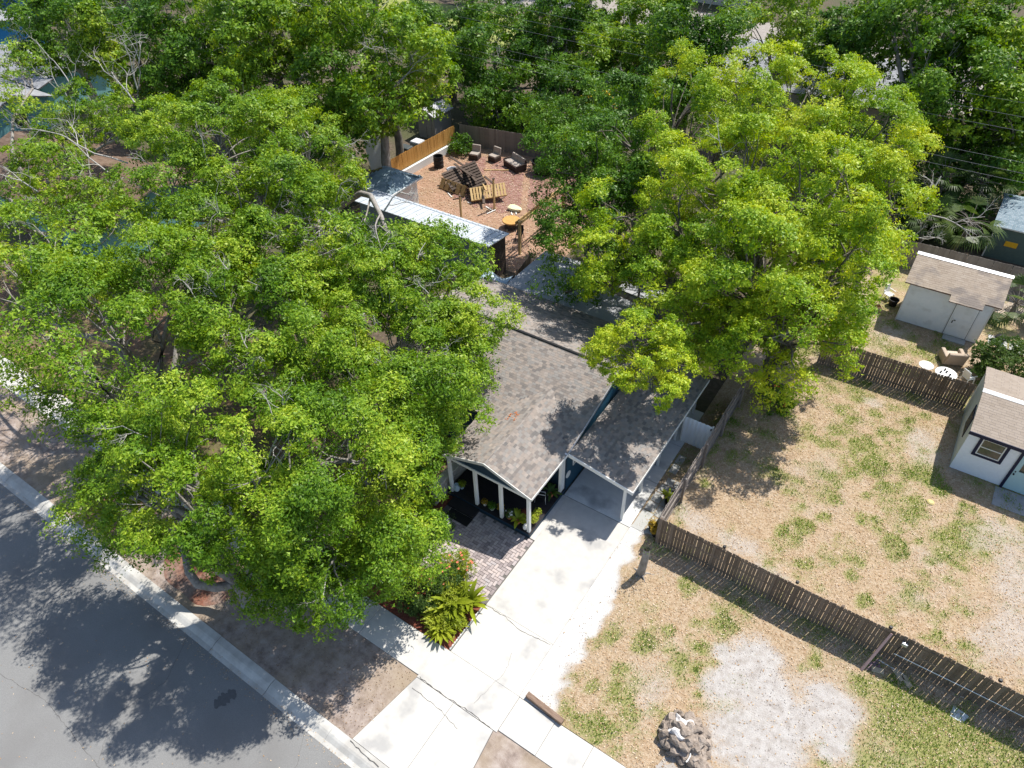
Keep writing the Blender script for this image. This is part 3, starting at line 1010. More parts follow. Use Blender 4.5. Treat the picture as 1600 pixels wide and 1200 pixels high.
for x in (-6.45, -5.06):
    MB().b2(x - .03, x + .03, 23.44, 23.5, .0, 1.76).build('gate_post', offwhite, gt)
MB().b2(-5.16, -5.10, 23.40, 23.45, 1.5, 1.58).build('latch', black_m, gt)


# ------------------------------------------------------------------ fences
def fence(name, label, p0, p1, h, mat, pitch=.128, wd=.117, z0=0.0, rails=(.3, .95, 1.52), posts=2.4, side=1, wob=.012, dog=.02, group=None, cap=None, bow=0.0):
    p0, p1 = Vector(p0), Vector(p1)
    d = p1 - p0
    Ln = d.length
    F = thing(name, label, 'fence', (p0.x, p0.y, 0), math.atan2(d.y, d.x), group)
    pk = MB()
    pk.prism([(0, -.009, z0), (wd, -.009, z0), (wd, -.009, z0 + h - dog), (wd - dog, -.009, z0 + h), (dog, -.009, z0 + h), (0, -.009, z0 + h - dog)], (0, .018, 0))
    me = pk.mesh('picket')
    n = int(Ln / pitch)
    for i in range(n):
        y = bow * math.sin(i * pitch * .8)
        o = addobj('picket', me, mat, F, (i * pitch + random.uniform(-.004, .004), y, random.uniform(-wob, wob)))
        o.rotation_euler = (random.uniform(-.008, .008), random.uniform(-.006, .006), random.uniform(-.03, .03))
    for z in rails:
        MB().b2(0, Ln, .011 * side if side > 0 else -.049, .049 * side if side > 0 else -.011, z0 + z - .045, z0 + z + .045).build('rail', mat, F, local=True)
    pme = MB().b2(-.045, .045, -.045, .045, 0, z0 + h - .05, bevel=.006).mesh('post')
    k = int(Ln / posts)
    for i in range(k + 1):
        addobj('post', pme, mat, F, (min(Ln - .05, i * posts + .05), .10 * side, 0))
    if cap:
        for x in cap:
            MB().box((x, .10 * side, z0 + h + .02), (.12, .12, .10), bevel=.02).build('solar_cap', black_m, F, local=True)
    return F


fence('picket_fence', 'long brown picket fence crossing the yard below the cottage', (-4.95, 17.45), (9.8, 17.4), 1.72, fence_m, cap=(2.7, 5.55, 8.85, 12.3), bow=.03)
fence('side_fence', 'weathered brown board fence running beside the carport path', (-5.0, 17.55), (-5.0, 27.5), 1.72, fence_grey, pitch=.142, wd=.139, side=-1, bow=.01)
fence('picket_fence', 'brown picket fence behind the bare yard, in front of the armchair', (-2.6, 32.75), (4.55, 33.05), 1.72, fence_m, pitch=.130, bow=.03)
fence('board_fence', 'grey weathered board fence behind the white shed', (-1.8, 45.2), (7.5, 45.5), 1.85, fence_grey, pitch=.20, wd=.196)
fo = fence('cedar_fence', 'new orange cedar fence on a white block wall in the back yard', (-36.5, 36.4), (-36.3, 44.9), 1.25, fence_or, pitch=.145, wd=.143, z0=.62, rails=(.3, .95), side=1)
MB().b2(0, 8.5, -.28, -.06, 0, .60, bevel=.01).build('block_wall', plain('painted_block', (.66, .67, .66), var=.1), fo, local=True)
fence('board_fence', 'dark grey weathered fence behind the orange cedar fence', (-36.2, 45.4), (-24, 47.6), 1.8, fence_grey, pitch=.16, wd=.156)
fence('board_fence', 'short dark board fence between the shingled roof and the pergola', (-19.5, 27.2), (-20.2, 31.6), 1.75, fence_m, pitch=.15, wd=.147)


# ------------------------------------------------------------------ white shed
def siding(x0, x1, y, z0, z1, step, out=-1, dep=.012):
    """lap boards on a wall facing -y"""
    V, F = [], []
    n = int((z1 - z0) / step)
    for i in range(n):
        a, b_ = z0 + i * step, z0 + (i + 1) * step - .002
        k = len(V)
        V += [(x0, y + out * dep * 1.6, a), (x1, y + out * dep * 1.6, a), (x1, y + out * .003, b_), (x0, y + out * .003, b_), (x0, y, a), (x1, y, a)]
        F += [(k, k + 1, k + 2, k + 3), (k + 4, k + 5, k + 1, k)]
    return V, F


def sid_part(name, args, mat, parent):
    V, F = siding(*args)
    off = np.array(WLOC[parent.name])
    o = addobj(name, np_mesh(name, [np.array(p) - off for p in V], F), mat, parent)
    o['kind'] = 'stuff'
    return o


shed_w = pm('shed_white', [(.78, .82, .84), (.86, .88, .89)], scale=4, rough=.8, big=(2.0, (.48, .50, .49), .5, .55, .75))
S = thing('shed', 'white wooden garden shed with brown shingle roof behind the picket fence', 'shed', (2.2, 41, 0))
MB().b2(.1, 4.28, 39.1, 41.25, .05, 2.55).build('wall', shed_w, S)
for x in (.12, 4.13):
    MB().prism([(x, 39.1, 2.54), (x, 41.25, 2.54), (x, 41.25, 3.2), (x, 39.1, 2.66)], (.13, 0, 0)).build('gable', shed_w, S)
sid_part('siding', (.1, 2.55, 39.099, .08, 2.5, .15), shed_w, S)
sid_part('siding', (3.8, 4.28, 39.099, .08, 2.5, .15), shed_w, S)
d_ = MB().b2(2.62, 3.72, 39.05, 39.098, .1, 2.35, bevel=.006).build('door', shed_w, S)
MB().b2(2.70, 3.64, 39.035, 39.049, 1.2, 1.24).b2(2.70, 2.75, 39.035, 39.049, .2, 2.25).b2(3.6, 3.65, 39.035, 39.049, .2, 2.25).build('door_trim', shed_w, d_)
MB().b2(2.595, 2.617, 39.06, 39.099, .1, 2.37).b2(3.723, 3.745, 39.06, 39.099, .1, 2.37).b2(2.618, 3.722, 39.06, 39.099, 2.352, 2.372).build('door_gap', plain('gap_grey', (.16, .17, .17)), S)
for x in (.085, 4.235):
    MB().b2(x, x + .07, 39.06, 39.13, .05, 2.6).build('corner_trim', offwhite, S)
MB().b2(.09, 4.29, 39.07, 39.098, .03, .078).build('sill_board', plain('dirty_sill', (.30, .29, .26), var=.3), S)
MB().box((2.78, 39.02, 1.0), (.05, .03, .16)).box((2.86, 39.02, 1.12), (.10, .02, .04)).build('door_latch', black_m, d_)
m = MB()
m.slab([(-.18, 38.85, 2.68), (4.6, 38.85, 2.68), (4.6, 41.3, 3.30), (-.18, 41.3, 3.30)], .07)
m.slab([(2.15, 38.35, 2.565), (3.78, 38.35, 2.565), (3.78, 38.848, 2.682), (2.15, 38.848, 2.682)], .05)
sr = m.build('roof', plain('brown_edge', (.16, .10, .07)), S)
v1 = Vector((0, 2.45, .62))
shingle_part('shingles', [((-.18, 38.85, 2.68), (1, 0, 0), v1, 4.78, v1.length), ((2.15, 38.35, 2.565), (1, 0, 0), v1, 1.63, .53)], shingle_tan, sr, tab=(.32, .16))
MB().prism([(-.2, 41.12, 3.29), (-.2, 41.3, 3.375), (-.2, 41.48, 3.29)], (4.84, 0, 0)).build('ridge_cap', metal_m, sr)
MB().b2(2.66, 3.80, 38.5, 39.0, .02, .12, bevel=.01).build('step', slabm, S)

# ------------------------------------------------------------------ white cottage with navy trim
K = thing('cottage', 'small white cottage with navy window trim and pale blue door', 'house', (8, 31, 0))
cw = plain('cottage_white', (.80, .83, .87), rough=.6, var=.04)
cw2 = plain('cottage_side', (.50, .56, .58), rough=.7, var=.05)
nv = plain('navy_trim', (.010, .014, .045), rough=.5)
MB().b2(4.66, 12, 28.6, 33.3, .06, 2.55).build('wall', cw, K)
MB().prism([(4.655, 28.6, .06), (4.655, 33.3, .06), (4.655, 33.3, 2.52), (4.655, 30.95, 2.97), (4.655, 28.6, 2.52)], (-.02, 0, 0)).build('side_wall', cw2, K)
sid_part('siding', (4.64, 6.68, 28.599, .10, 2.5, .115), cw, K)
m = MB()
m.slab([(4.58, 28.42, 2.58), (12.3, 28.42, 2.58), (12.3, 30.95, 3.06), (4.58, 30.95, 3.06)], .07)
m.slab([(4.58, 30.95, 3.06), (12.3, 30.95, 3.06), (12.3, 33.5, 2.58), (4.58, 33.5, 2.58)], .07)
kr = m.build('roof', nv, K)
v1 = Vector((0, 2.53, .48))
shingle_part('shingles', [((4.58, 28.42, 2.58), (1, 0, 0), v1, 7.7, v1.length), ((4.58, 33.5, 2.58), (1, 0, 0), (0, -2.55, .48), 7.7, 2.595)], shingle_tan2, kr, tab=(.32, .15))
MB().prism([(4.56, 30.80, 3.05), (4.56, 30.95, 3.13), (4.56, 31.10, 3.05)], (7.8, 0, 0)).build('ridge_cap', white_p, kr)
MB().b2(4.57, 12.3, 28.38, 28.418, 2.42, 2.6).build('fascia', nv, K)
wn = thing_w = MB().b2(5.08, 6.25, 28.53, 28.58, 1.27, 1.39).b2(5.08, 6.25, 28.53, 28.58, 2.32, 2.44).b2(5.08, 5.20, 28.53, 28.58, 1.392, 2.318).b2(6.13, 6.25, 28.53, 28.58, 1.392, 2.318).build('window', nv, K)
MB().b2(5.205, 6.125, 28.545, 28.58, 1.395, 1.44).b2(5.205, 6.125, 28.545, 28.58, 2.27, 2.315).b2(5.205, 5.25, 28.545, 28.58, 1.445, 2.265).b2(6.08, 6.125, 28.545, 28.58, 1.445, 2.265).b2(5.255, 6.075, 28.545, 28.58, 1.83, 1.87).build('frame', white_p, wn)
MB().b2(5.255, 6.075, 28.562, 28.575, 1.445, 1.825).build('pane', glass_m, wn)
MB().b2(5.255, 6.075, 28.557, 28.570, 1.875, 2.265).build('pane', glass_m, wn)
wl = MB().b2(4.60, 4.632, 29.6, 30.7, 1.15, 2.35).build('window', nv, K)
MB().b2(4.592, 4.599, 29.72, 30.58, 1.27, 1.72).build('pane', glass_m, wl)
MB().b2(4.592, 4.599, 29.72, 30.58, 1.78, 2.23).build('pane', glass_m, wl)
MB().b2(6.68, 6.79, 28.52, 28.598, .06, 2.40).b2(7.72, 7.83, 28.52, 28.598, .06, 2.40).b2(6.791, 7.719, 28.52, 28.598, 2.29, 2.40).build('door_trim', nv, K)
kd = MB().b2(6.795, 7.715, 28.55, 28.598, .1, 2.285).build('door', plain('pale_blue_door', (.42, .60, .64), rough=.5, var=.03), K)
MB().b2(6.98, 7.5, 28.54, 28.549, 1.25, 2.0).build('pane', glass_m, kd)
MB().tube([(6.87, 28.48, 1.05), (6.87, 28.55, 1.05)], .035, 10).build('door_knob', black_m, kd)
MB().b2(6.86, 6.90, 28.53, 28.549, 1.15, 1.23).build('door_lock', black_m, kd)
structure(MB().b2(6.55, 12, 27.3, 28.5, -.05, .07, bevel=.01).build('concrete_pad', pm('grey_concrete', [(.33, .32, .32), (.42, .41, .40)], scale=4, rough=.9)))


# ------------------------------------------------------------------ houses further off
def gable_house(name, label, x0, x1, y0, y1, h, rise, axis, wallm, roofm, wins=(), over=.4, tab=(.5, .3)):
    o = thing(name, label, 'house', ((x0 + x1) / 2, (y0 + y1) / 2, 0))
    m = MB().b2(x0, x1, y0, y1, 0, h)
    if axis == 'x':
        ym = (y0 + y1) / 2
        m.prism([(x0, y0, h - .01), (x0, y1, h - .01), (x0, ym, h + rise - .1)], (x1 - x0, 0, 0))
    else:
        xm = (x0 + x1) / 2
        m.prism([(x0, y0, h - .01), (x1, y0, h - .01), (xm, y0, h + rise - .1)], (0, y1 - y0, 0))
    m.build('wall', wallm, o)
    a0, a1, b0, b1 = x0 - over, x1 + over, y0 - over, y1 + over
    m = MB()
    if axis == 'x':
        ym = (y0 + y1) / 2
        e = h - over * rise / (ym - y0)
        m.slab([(a0, b0, e + .08), (a1, b0, e + .08), (a1, ym, h + rise + .08), (a0, ym, h + rise + .08)], .1)
        m.slab([(a0, ym, h + rise + .08), (a1, ym, h + rise + .08), (a1, b1, e + .08), (a0, b1, e + .08)], .1)
        sl_ = Vector((0, ym - b0, h + rise - e))
        S_ = [((a0, b0, e + .08), (1, 0, 0), sl_, a1 - a0, sl_.length), ((a0, b1, e + .08), (1, 0, 0), (0, -sl_.y, sl_.z), a1 - a0, sl_.length)]
    else:
        xm = (x0 + x1) / 2
        e = h - over * rise / (xm - x0)
        m.slab([(a0, b0, e + .08), (xm, b0, h + rise + .08), (xm, b1, h + rise + .08), (a0, b1, e + .08)], .1)
        m.slab([(xm, b0, h + rise + .08), (a1, b0, e + .08), (a1, b1, e + .08), (xm, b1, h + rise + .08)], .1)
        sl_ = Vector((xm - a0, 0, h + rise - e))
        S_ = [((a0, b0, e + .08), (0, 1, 0), sl_, b1 - b0, sl_.length), ((a1, b0, e + .08), (0, 1, 0), (-sl_.x, 0, sl_.z), b1 - b0, sl_.length)]
    r = m.build('roof', roof_under, o)
    shingle_part('shingles', S_, roofm, r, tab=tab)
    for (face, c, z) in wins:
        if face == 'y':
            f = MB().b2(c - .6, c + .6, y0 - .05, y0 - .002, z, z + 1.2).build('window', white_p, o)
            MB().b2(c - .5, c + .5, y0 - .06, y0 - .051, z + .1, z + 1.1).build('pane', glass_m, f)
        else:
            f = MB().b2(x1 + .002, x1 + .05, c - .6, c + .6, z, z + 1.2).build('window', white_p, o)
            MB().b2(x1 + .051, x1 + .06, c - .5, c + .5, z + .1, z + 1.1).build('pane', glass_m, f)
    return o


teal = plain('teal_wall', (.20, .42, .42), rough=.7)
blue = plain('bright_blue_wall', (.03, .22, .48), rough=.7)
grey_w = plain('grey_wall', (.40, .39, .37), rough=.8)
gable_house('neighbour_house', 'brown shingle roofed house half hidden under the left trees', -61, -44, 17.5, 26.5, 2.7, 1.3, 'x', teal, shingle_brown, wins=(('x', 21, 1.0), ('y', -50, 1.0)))
gable_house('neighbour_house', 'teal house with pale grey roof near the upper left corner', -85.5, -73.5, 30.5, 37, 2.7, .9, 'x', teal, shingle_grey, wins=(('y', -77, 1.0), ('x', 33, 1.0)))
gable_house('neighbour_house', 'pale roofed teal house at the left edge behind the brown roof', -84, -70.5, 24.0, 29.5, 2.7, .9, 'x', teal, shingle_grey, wins=(('x', 26.5, 1.0),))
gable_house('neighbour_house', 'bright blue house with grey roof in the upper left corner', -104, -94, 33.5, 42, 2.9, 1.0, 'x', blue, shingle_grey, wins=(('y', -97, 1.0),))
gable_house('neighbour_house', 'navy blue building beyond a dark fence in the upper left corner', -124, -108, 44, 56, 3.2, 1.2, 'x', plain('deep_blue', (.02, .09, .28)), pm('blue_roof', [(.05, .09, .22), (.08, .14, .30)], island=.5))
gable_house('neighbour_house', 'grey roofed house behind the palms at the upper right', -21, -6, 64, 76, 2.8, 1.5, 'x', grey_w, shingle_grey, wins=(('y', -16, 1.0), ('y', -10, 1.0)))
gable_house('neighbour_house', 'wide grey roofed house at the right beyond the tall dark trees', 2, 18, 66, 77, 2.8, 1.5, 'x', grey_w, shingle_grey)
gable_house('neighbour_house', 'pale house across the far street at the top right', -44, -30, 97, 108, 2.8, 1.6, 'x', plain('cream_wall', (.6, .55, .48)), shingle_tan2)

# green shed at the right edge
gs = thing('shed', 'dark green shed with blue grey shingle roof at the right edge', 'shed', (6, 51, 0))
gw = plain('green_wall', (.085, .13, .115), rough=.7)
MB().b2(3.3, 9, 49.3, 54, 0, 2.2).build('wall', gw, gs)
m = MB()
m.slab([(3.1, 49.1, 2.25), (9.2, 49.1, 2.25), (9.2, 51.6, 3.0), (3.1, 51.6, 3.0)], .07)
m.slab([(3.1, 51.6, 3.0), (9.2, 51.6, 3.0), (9.2, 54.2, 2.25), (3.1, 54.2, 2.25)], .07)
gr_ = m.build('roof', offwhite, gs)
v1 = Vector((0, 2.5, .75))
shingle_part('shingles', [((3.1, 49.1, 2.25), (1, 0, 0), v1, 6.1, v1.length), ((3.1, 54.2, 2.25), (1, 0, 0), (0, -2.6, .75), 6.1, 2.7)], shingle_blue, gr_)
MB().b2(4.15, 4.85, 49.27, 49.298, 1.0, 1.35, bevel=.008).build('sign', plain('yellow_sign', (.75, .42, .02)), gs)
MB().b2(3.28, 3.36, 49.26, 49.298, 0, 2.2).build('corner_trim', offwhite, gs)

# long blue-grey outbuilding with metal roof (left neighbour) and its small hipped shed
ob = thing('outbuilding', 'long blue grey outbuilding with pale metal roof under the trees', 'shed', (-27, 30.4, 0))
MB().b2(-32.5, -22.0, 29.5, 31.3, 0, 2.75).build('wall', plain('blue_grey_wall', (.16, .20, .25), var=.1), ob)
MB().b2(-21.995, -21.93, 29.52, 31.28, .02, 2.74).build('end_wall', wood_d, ob)
m = MB()
m.slab([(-32.8, 29.25, 2.95), (-21.75, 29.25, 2.95), (-21.75, 31.5, 2.72), (-32.8, 31.5, 2.72)], .06)
orf = m.build('roof', metal_roof, ob)
for i in range(23):
    MB().prism([(-32.7 + i * .48, 29.25, 2.952), (-32.7 + i * .48, 29.25, 2.985), (-32.7 + i * .48, 31.5, 2.755), (-32.7 + i * .48, 31.5, 2.722)], (.035, 0, 0)).build('seam', metal_roof, orf)
hs_ = thing('shed', 'small shed with blue hipped shingle roof beside the orange fence', 'shed', (-34, 34, 0))
MB().b2(-35.1, -32.4, 32.4, 35.2, 0, 2.2).build('wall', offwhite, hs_)
m = MB()
A_, B_, C_, D_ = (-35.4, 32.1, 2.2), (-32.1, 32.1, 2.2), (-32.1, 35.5, 2.2), (-35.4, 35.5, 2.2)
T1_, T2_ = (-34.2, 33.8, 3.0), (-33.3, 33.8, 3.0)
m.poly([A_, B_, T2_, T1_]).poly([C_, D_, T1_, T2_]).poly([B_, C_, T2_]).poly([D_, A_, T1_]).poly([D_, C_, B_, A_])
hr_ = m.build('roof', roof_under, hs_)


def inhip(c):
    dz = min(c[1] - 32.1, 35.5 - c[1]) * .8 / 1.7
    dx = min((c[0] + 35.4) * .8 / 1.2, (-32.1 - c[0]) * .8 / 1.2)
    return abs((c[2] - 2.2) - min(dz, dx)) < .07


shingle_part('shingles', [(A_, (1, 0, 0), (0, 1.7, .8), 3.3, 1.88, inhip), ((-35.4, 35.5, 2.2), (1, 0, 0), (0, -1.7, .8), 3.3, 1.88, inhip), ((-32.1, 32.1, 2.2), (0, 1, 0), (-1.2, 0, .8), 3.4, 1.44, inhip), ((-35.4, 32.1, 2.2), (0, 1, 0), (1.2, 0, .8), 3.4, 1.44, inhip)], shingle_blue, hr_, tab=(.4, .22))
MB().b2(-35.45, -32.05, 32.02, 32.09, 2.1, 2.22).b2(-32.09, -32.02, 32.1, 35.5, 2.1, 2.22).build('gutter', offwhite, hr_)
pg = thing('shed', 'grey plastic shed with gabled roof behind the orange fence', 'shed', (-39.3, 46, 0))
gp_ = plain('grey_plastic', (.26, .25, .25), rough=.6)
MB().b2(-40.3, -38.5, 44.9, 47.2, 0, 2.1).build('wall', gp_, pg)
m = MB()
m.slab([(-40.5, 44.7, 2.1), (-39.4, 44.7, 2.6), (-39.4, 47.4, 2.6), (-40.5, 47.4, 2.1)], .06)
m.slab([(-39.4, 44.7, 2.6), (-38.3, 44.7, 2.1), (-38.3, 47.4, 2.1), (-39.4, 47.4, 2.6)], .06)
m.prism([(-40.3, 44.92, 2.09), (-38.5, 44.92, 2.09), (-39.4, 44.92, 2.5)], (0, 2.2, 0))
m.build('roof', plain('pale_grey_plastic', (.42, .42, .44), rough=.5), pg)
MB().b2(-39.95, -39.42, 44.86, 44.898, .1, 1.95).build('door', gp_, pg)
MB().b2(-39.38, -38.85, 44.86, 44.898, .1, 1.95).build('door', gp_, pg)


# ================================================================== TREES AND PLANTS
def leaf_quads(P, Nn, size, rs, ratio=.55, fold=.12, tri=False):
    """small pointed leaves at P with normals Nn"""
    n = len(P)
    Nn = Nn / (np.linalg.norm(Nn, axis=1, keepdims=True) + 1e-9)
    t = rs.normal(size=(n, 3))
    t -= (t * Nn).sum(1, keepdims=True) * Nn
    t /= (np.linalg.norm(t, axis=1, keepdims=True) + 1e-9)
    b = np.cross(Nn, t)
    s = (size * rs.uniform(.5, 1.45, n))[:, None]
    if tri:
        v = np.zeros((n, 3, 3))
        k = rs.uniform(-.25, .25, n)[:, None]
        v[:, 0] = P - t * s * .5 + b * s * ratio * (.5 + k)
        v[:, 1] = P - t * s * .35 - b * s * ratio * (.5 - k)
        v[:, 2] = P + t * s * .62
        return v.reshape(-1, 3)
    v = np.zeros((n, 4, 3))
    v[:, 0] = P - t * s * .5
    v[:, 1] = P + b * s * ratio * .5 + Nn * s * fold + t * s * .05
    v[:, 2] = P + t * s * .5
    v[:, 3] = P - b * s * ratio * .5 + Nn * s * fold + t * s * .05
    return v.reshape(-1, 3)


def crown_leaves(lobes, leaf, rs, cover=2.4, bough=1.0, low=-.35, shell=.62):
    """each lobe carries domed boughs, each bough carries clumps of leaves: dark gaps stay between them"""
    PP, NN, sites = [], [], []
    up = np.array([0, 0, 1.])
    for (c, r) in lobes:
        c = np.array(c)
        area = math.pi * r[0] * r[1]
        nleaf = int(1.6 * cover * area / (.28 * leaf * leaf))
        nb = max(8, int(2.3 * area / (math.pi * bough * bough)))
        d = rs.normal(size=(nb * 3, 3))
        d /= np.linalg.norm(d, axis=1, keepdims=True)
        d = d[d[:, 2] > low + rs.uniform(-.3, .3, len(d))][:nb]
        rad = shell + (1.04 - shell) * rs.random(len(d)) ** .55
        bc = c + d * rad[:, None] * np.array(r)
        rb = bough * rs.uniform(.5, 1.3, len(d))
        sites.append((c, bc))
        ncl = 24
        # clumps over the sunny dome of every bough
        q = rs.normal(size=(len(d), ncl, 3)) * .8 + up * .62 + d[:, None, :] * .5
        q /= np.linalg.norm(q, axis=2, keepdims=True)
        cc = bc[:, None, :] + q * (rb[:, None] * rs.uniform(.72, 1.08, (len(d), ncl)))[:, :, None] * np.array([1, 1, .8])
        wt = (rb[:, None] ** 2 * rs.uniform(.3, 1.5, (len(d), ncl))).ravel()
        cnt = rs.multinomial(nleaf, wt / wt.sum())
        idx = np.repeat(np.arange(len(wt)), cnt)
        jit = rs.normal(size=(len(idx), 3)) * np.array([1, 1, .6]) * (rb[idx // ncl] * .14)[:, None]
        PP.append(cc.reshape(-1, 3)[idx] + jit)
        NN.append(q.reshape(-1, 3)[idx] * .95 + up * .25 + rs.normal(size=(len(idx), 3)) * .55)
    return np.concatenate(PP), np.concatenate(NN), sites


class Tubes:
    """many tapered tubes, as numpy"""

    def __init__(self):
        self.v, self.f, self.n = [], [], 0

    def add(self, pts, rad, k=5):
        pts = np.asarray(pts, float)
        m = len(pts)
        d = np.zeros_like(pts)
        d[1:-1] = pts[2:] - pts[:-2]
        d[0], d[-1] = pts[1] - pts[0], pts[-1] - pts[-2]
        d /= (np.linalg.norm(d, axis=1, keepdims=True) + 1e-9)
        ref = np.where(np.abs(d[:, 2:3]) < .9, np.array([[0, 0, 1.]]), np.array([[1., 0, 0]]))
        a = np.cross(d, ref)
        a /= (np.linalg.norm(a, axis=1, keepdims=True) + 1e-9)
        b = np.cross(d, a)
        th = np.arange(k) * 2 * math.pi / k
        ring = pts[:, None, :] + (a[:, None, :] * np.cos(th)[None, :, None] + b[:, None, :] * np.sin(th)[None, :, None]) * np.asarray(rad)[:, None, None]
        self.v.append(ring.reshape(-1, 3))
        i = np.arange(m - 1)[:, None] * k
        j = np.arange(k)[None, :]
        j2 = (j + 1) % k
        self.f.append((np.stack([i + j, i + j2, i + k + j2, i + k + j], -1).reshape(-1, 4)) + self.n)
        self.n += m * k

    def obj(self, name, mat, parent):
        v = np.concatenate(self.v) - np.array(WLOC[parent.name])
        return addobj(name, np_mesh(name, v, np.concatenate(self.f), smooth=True), mat, parent)


def limb(T, a, b, r0, r1, rs, sag=.12, n=6, k=6):
    a, b = np.array(a, float), np.array(b, float)
    L_ = np.linalg.norm(b - a)
    s = np.linspace(0, 1, n)
    off = rs.normal(size=3) * L_ * sag
    off2 = rs.normal(size=3) * L_ * sag * .6
    p = a + (b - a) * s[:, None] + off * np.sin(s * math.pi)[:, None] + off2 * np.sin(2 * s * math.pi)[:, None]
    p[:, 2] += L_ * .06 * np.sin(s * math.pi)
    T.add(p, r0 + (r1 - r0) * s, k)
    return p


def twigs(T, p, d, L_, r, rs, depth=4):
    """a bare branch that forks again and again"""
    d = d / np.linalg.norm(d)
    n = 4
    pts = [p]
    for i in range(n):
        d = d + rs.normal(size=3) * .16
        d /= np.linalg.norm(d)
        pts.append(pts[-1] + d * L_ / n)
    T.add(pts, np.linspace(r, r * .55, n + 1), 4 if depth > 1 else 3)
    if depth > 0:
        for i in range(rs.integers(2, 4)):
            k = rs.integers(1, n + 1)
            e = d + rs.normal(size=3) * .65
            twigs(T, pts[k], e, L_ * rs.uniform(.5, .75), r * .55, rs, depth - 1)


def tree(name, label, base, lobes, mat, leaf=.15, cover=2.4, clump=1.0, tr=.35, barkm=None, seed=1, group=None, fork=.35, dead=0, deadspots=(), flat=.8, low=-.75, shell=.55, stems=1, cat='tree', grow=1.0):
    """lobes: (px, py, height, radius px) measured in the photograph, placed at their own height in space"""
    rs = np.random.default_rng(seed)
    T0 = thing(name, label, cat, (base[0], base[1], 0), 0, group)
    LB = []
    for l in lobes:
        c = G(l[0], l[1], l[2])
        r = l[3] * mpp(c) * grow
        LB.append(((c.x, c.y, c.z), (r, r, r * flat)))
    P, Nn, sites = crown_leaves(LB, leaf, rs, cover, clump, low, shell)
    P[:, 2] = np.maximum(P[:, 2], .15)
    V = leaf_quads(P, Nn, leaf, rs, ratio=.62, tri=True) - np.array([base[0], base[1], 0])
    n = len(P)
    addobj('crown', np_mesh('crown', V, np.arange(n * 3).reshape(n, 3)), mat, T0)
    T = Tubes()
    cen = np.mean([l[0] for l in LB], axis=0)
    b0 = np.array([base[0], base[1], -.1])
    fk = b0 + (cen - b0) * np.array([.25, .25, fork]) + rs.normal(size=3) * .2
    fk[2] = max(fk[2], 1.6)
    tp = limb(T, b0, fk, tr * 1.15, tr * .8, rs, .05, 6, 9)
    T.add([b0, b0 + np.array([0, 0, .35])], [tr * 1.7, tr * 1.1], 9)
    for (c, r), (cc0, cc) in zip(LB, sites):
        c = np.array(c)
        dd = np.linalg.norm(c - fk)
        q = limb(T, fk, c - np.array([0, 0, r[2] * .35]), tr * .55, tr * .2, rs, .10, 8, 6)
        sel = rs.permutation(len(cc))[:26]
        for i, s in enumerate(sel):
            st = q[rs.integers(4, 8)] if i < 12 else q[-1]
            p = limb(T, st, cc[s], tr * .14, .010, rs, .07, 6, 4)
            if rs.random() < .5:
                twigs(T, p[3], cc[s] - st, r[0] * .35, .018, rs, 1)
    T.obj('trunk', barkm or bark, T0)
    if dead or deadspots:
        D = Tubes()
        for k in range(dead):
            c, r = LB[rs.integers(len(LB))]
            d = rs.normal(size=3)
            d[2] = abs(d[2])
            d /= np.linalg.norm(d)
            p = np.array(c) + d * np.array(r) * .55
            twigs(D, p, d + np.array([0, 0, .2]), r[0] * .42, .028, rs, 4)
        for (px, py, z, dx, dy, Ln) in deadspots:
            p = np.array(G(px, py, z))
            d = np.array(RT) * dx - np.array(UP) * dy - np.array(FW) * .35
            twigs(D, p, d, Ln, .05, rs, 4)
        D.obj('dead_branches', twig_m, T0)['kind'] = 'stuff'
    return T0


# ---- the large street tree in front
tree('street_tree', 'big green tree leaning over the road, sidewalk and kerb', (-17.2, 6.3),
     [(435, 905, 4.4, 84), (340, 795, 6.8, 100), (240, 780, 6.0, 74), (195, 745, 6.0, 50), (520, 850, 5.4, 98), (600, 800, 4.8, 78), (635, 855, 3.5, 50), (420, 720, 8.2, 108), (540, 700, 7.4, 100), (290, 690, 8.2, 98), (215, 700, 7.6, 64), (485, 930, 3.8, 56), (600, 725, 5.6, 76), (160, 790, 5.0, 42), (218, 840, 4.0, 40), (450, 810, 6.6, 84), (410, 860, 5.6, 66), (590, 868, 4.2, 56), (652, 878, 3.0, 40), (545, 900, 4.2, 46)],
     leaf_g, leaf=.096, cover=2.0, clump=.95, tr=.38, seed=11, dead=26,
     deadspots=((455, 640, 7.6, .2, .9, 1.7), (420, 715, 7.5, .3, -.6, 1.6), (310, 740, 6.6, -.5, .8, 1.8), (480, 790, 6.4, -.2, .8, 1.2), (180, 770, 6.0, .3, -.5, 1.0), (620, 610, 7, .4, .5, 1.0)))
tree('yard_tree', 'green tree between the street tree and the shingled porch roof', (-17.5, 13.2),
     [(640, 590, 6.8, 96), (712, 635, 5.0, 48), (745, 510, 6.0, 50), (690, 480, 6.8, 78), (600, 480, 7.4, 92), (660, 690, 4.6, 48), (560, 590, 6.8, 88), (635, 645, 6.0, 76), (725, 580, 5.4, 46), (480, 560, 7.0, 84)],
     leaf_g, leaf=.102, cover=1.9, clump=.95, tr=.32, seed=12, dead=18,
     deadspots=((610, 525, 6.5, .5, -.3, 1.6), (650, 570, 6.8, .9, .1, 1.5), (640, 545, 6.0, -.6, .8, 1.4)))
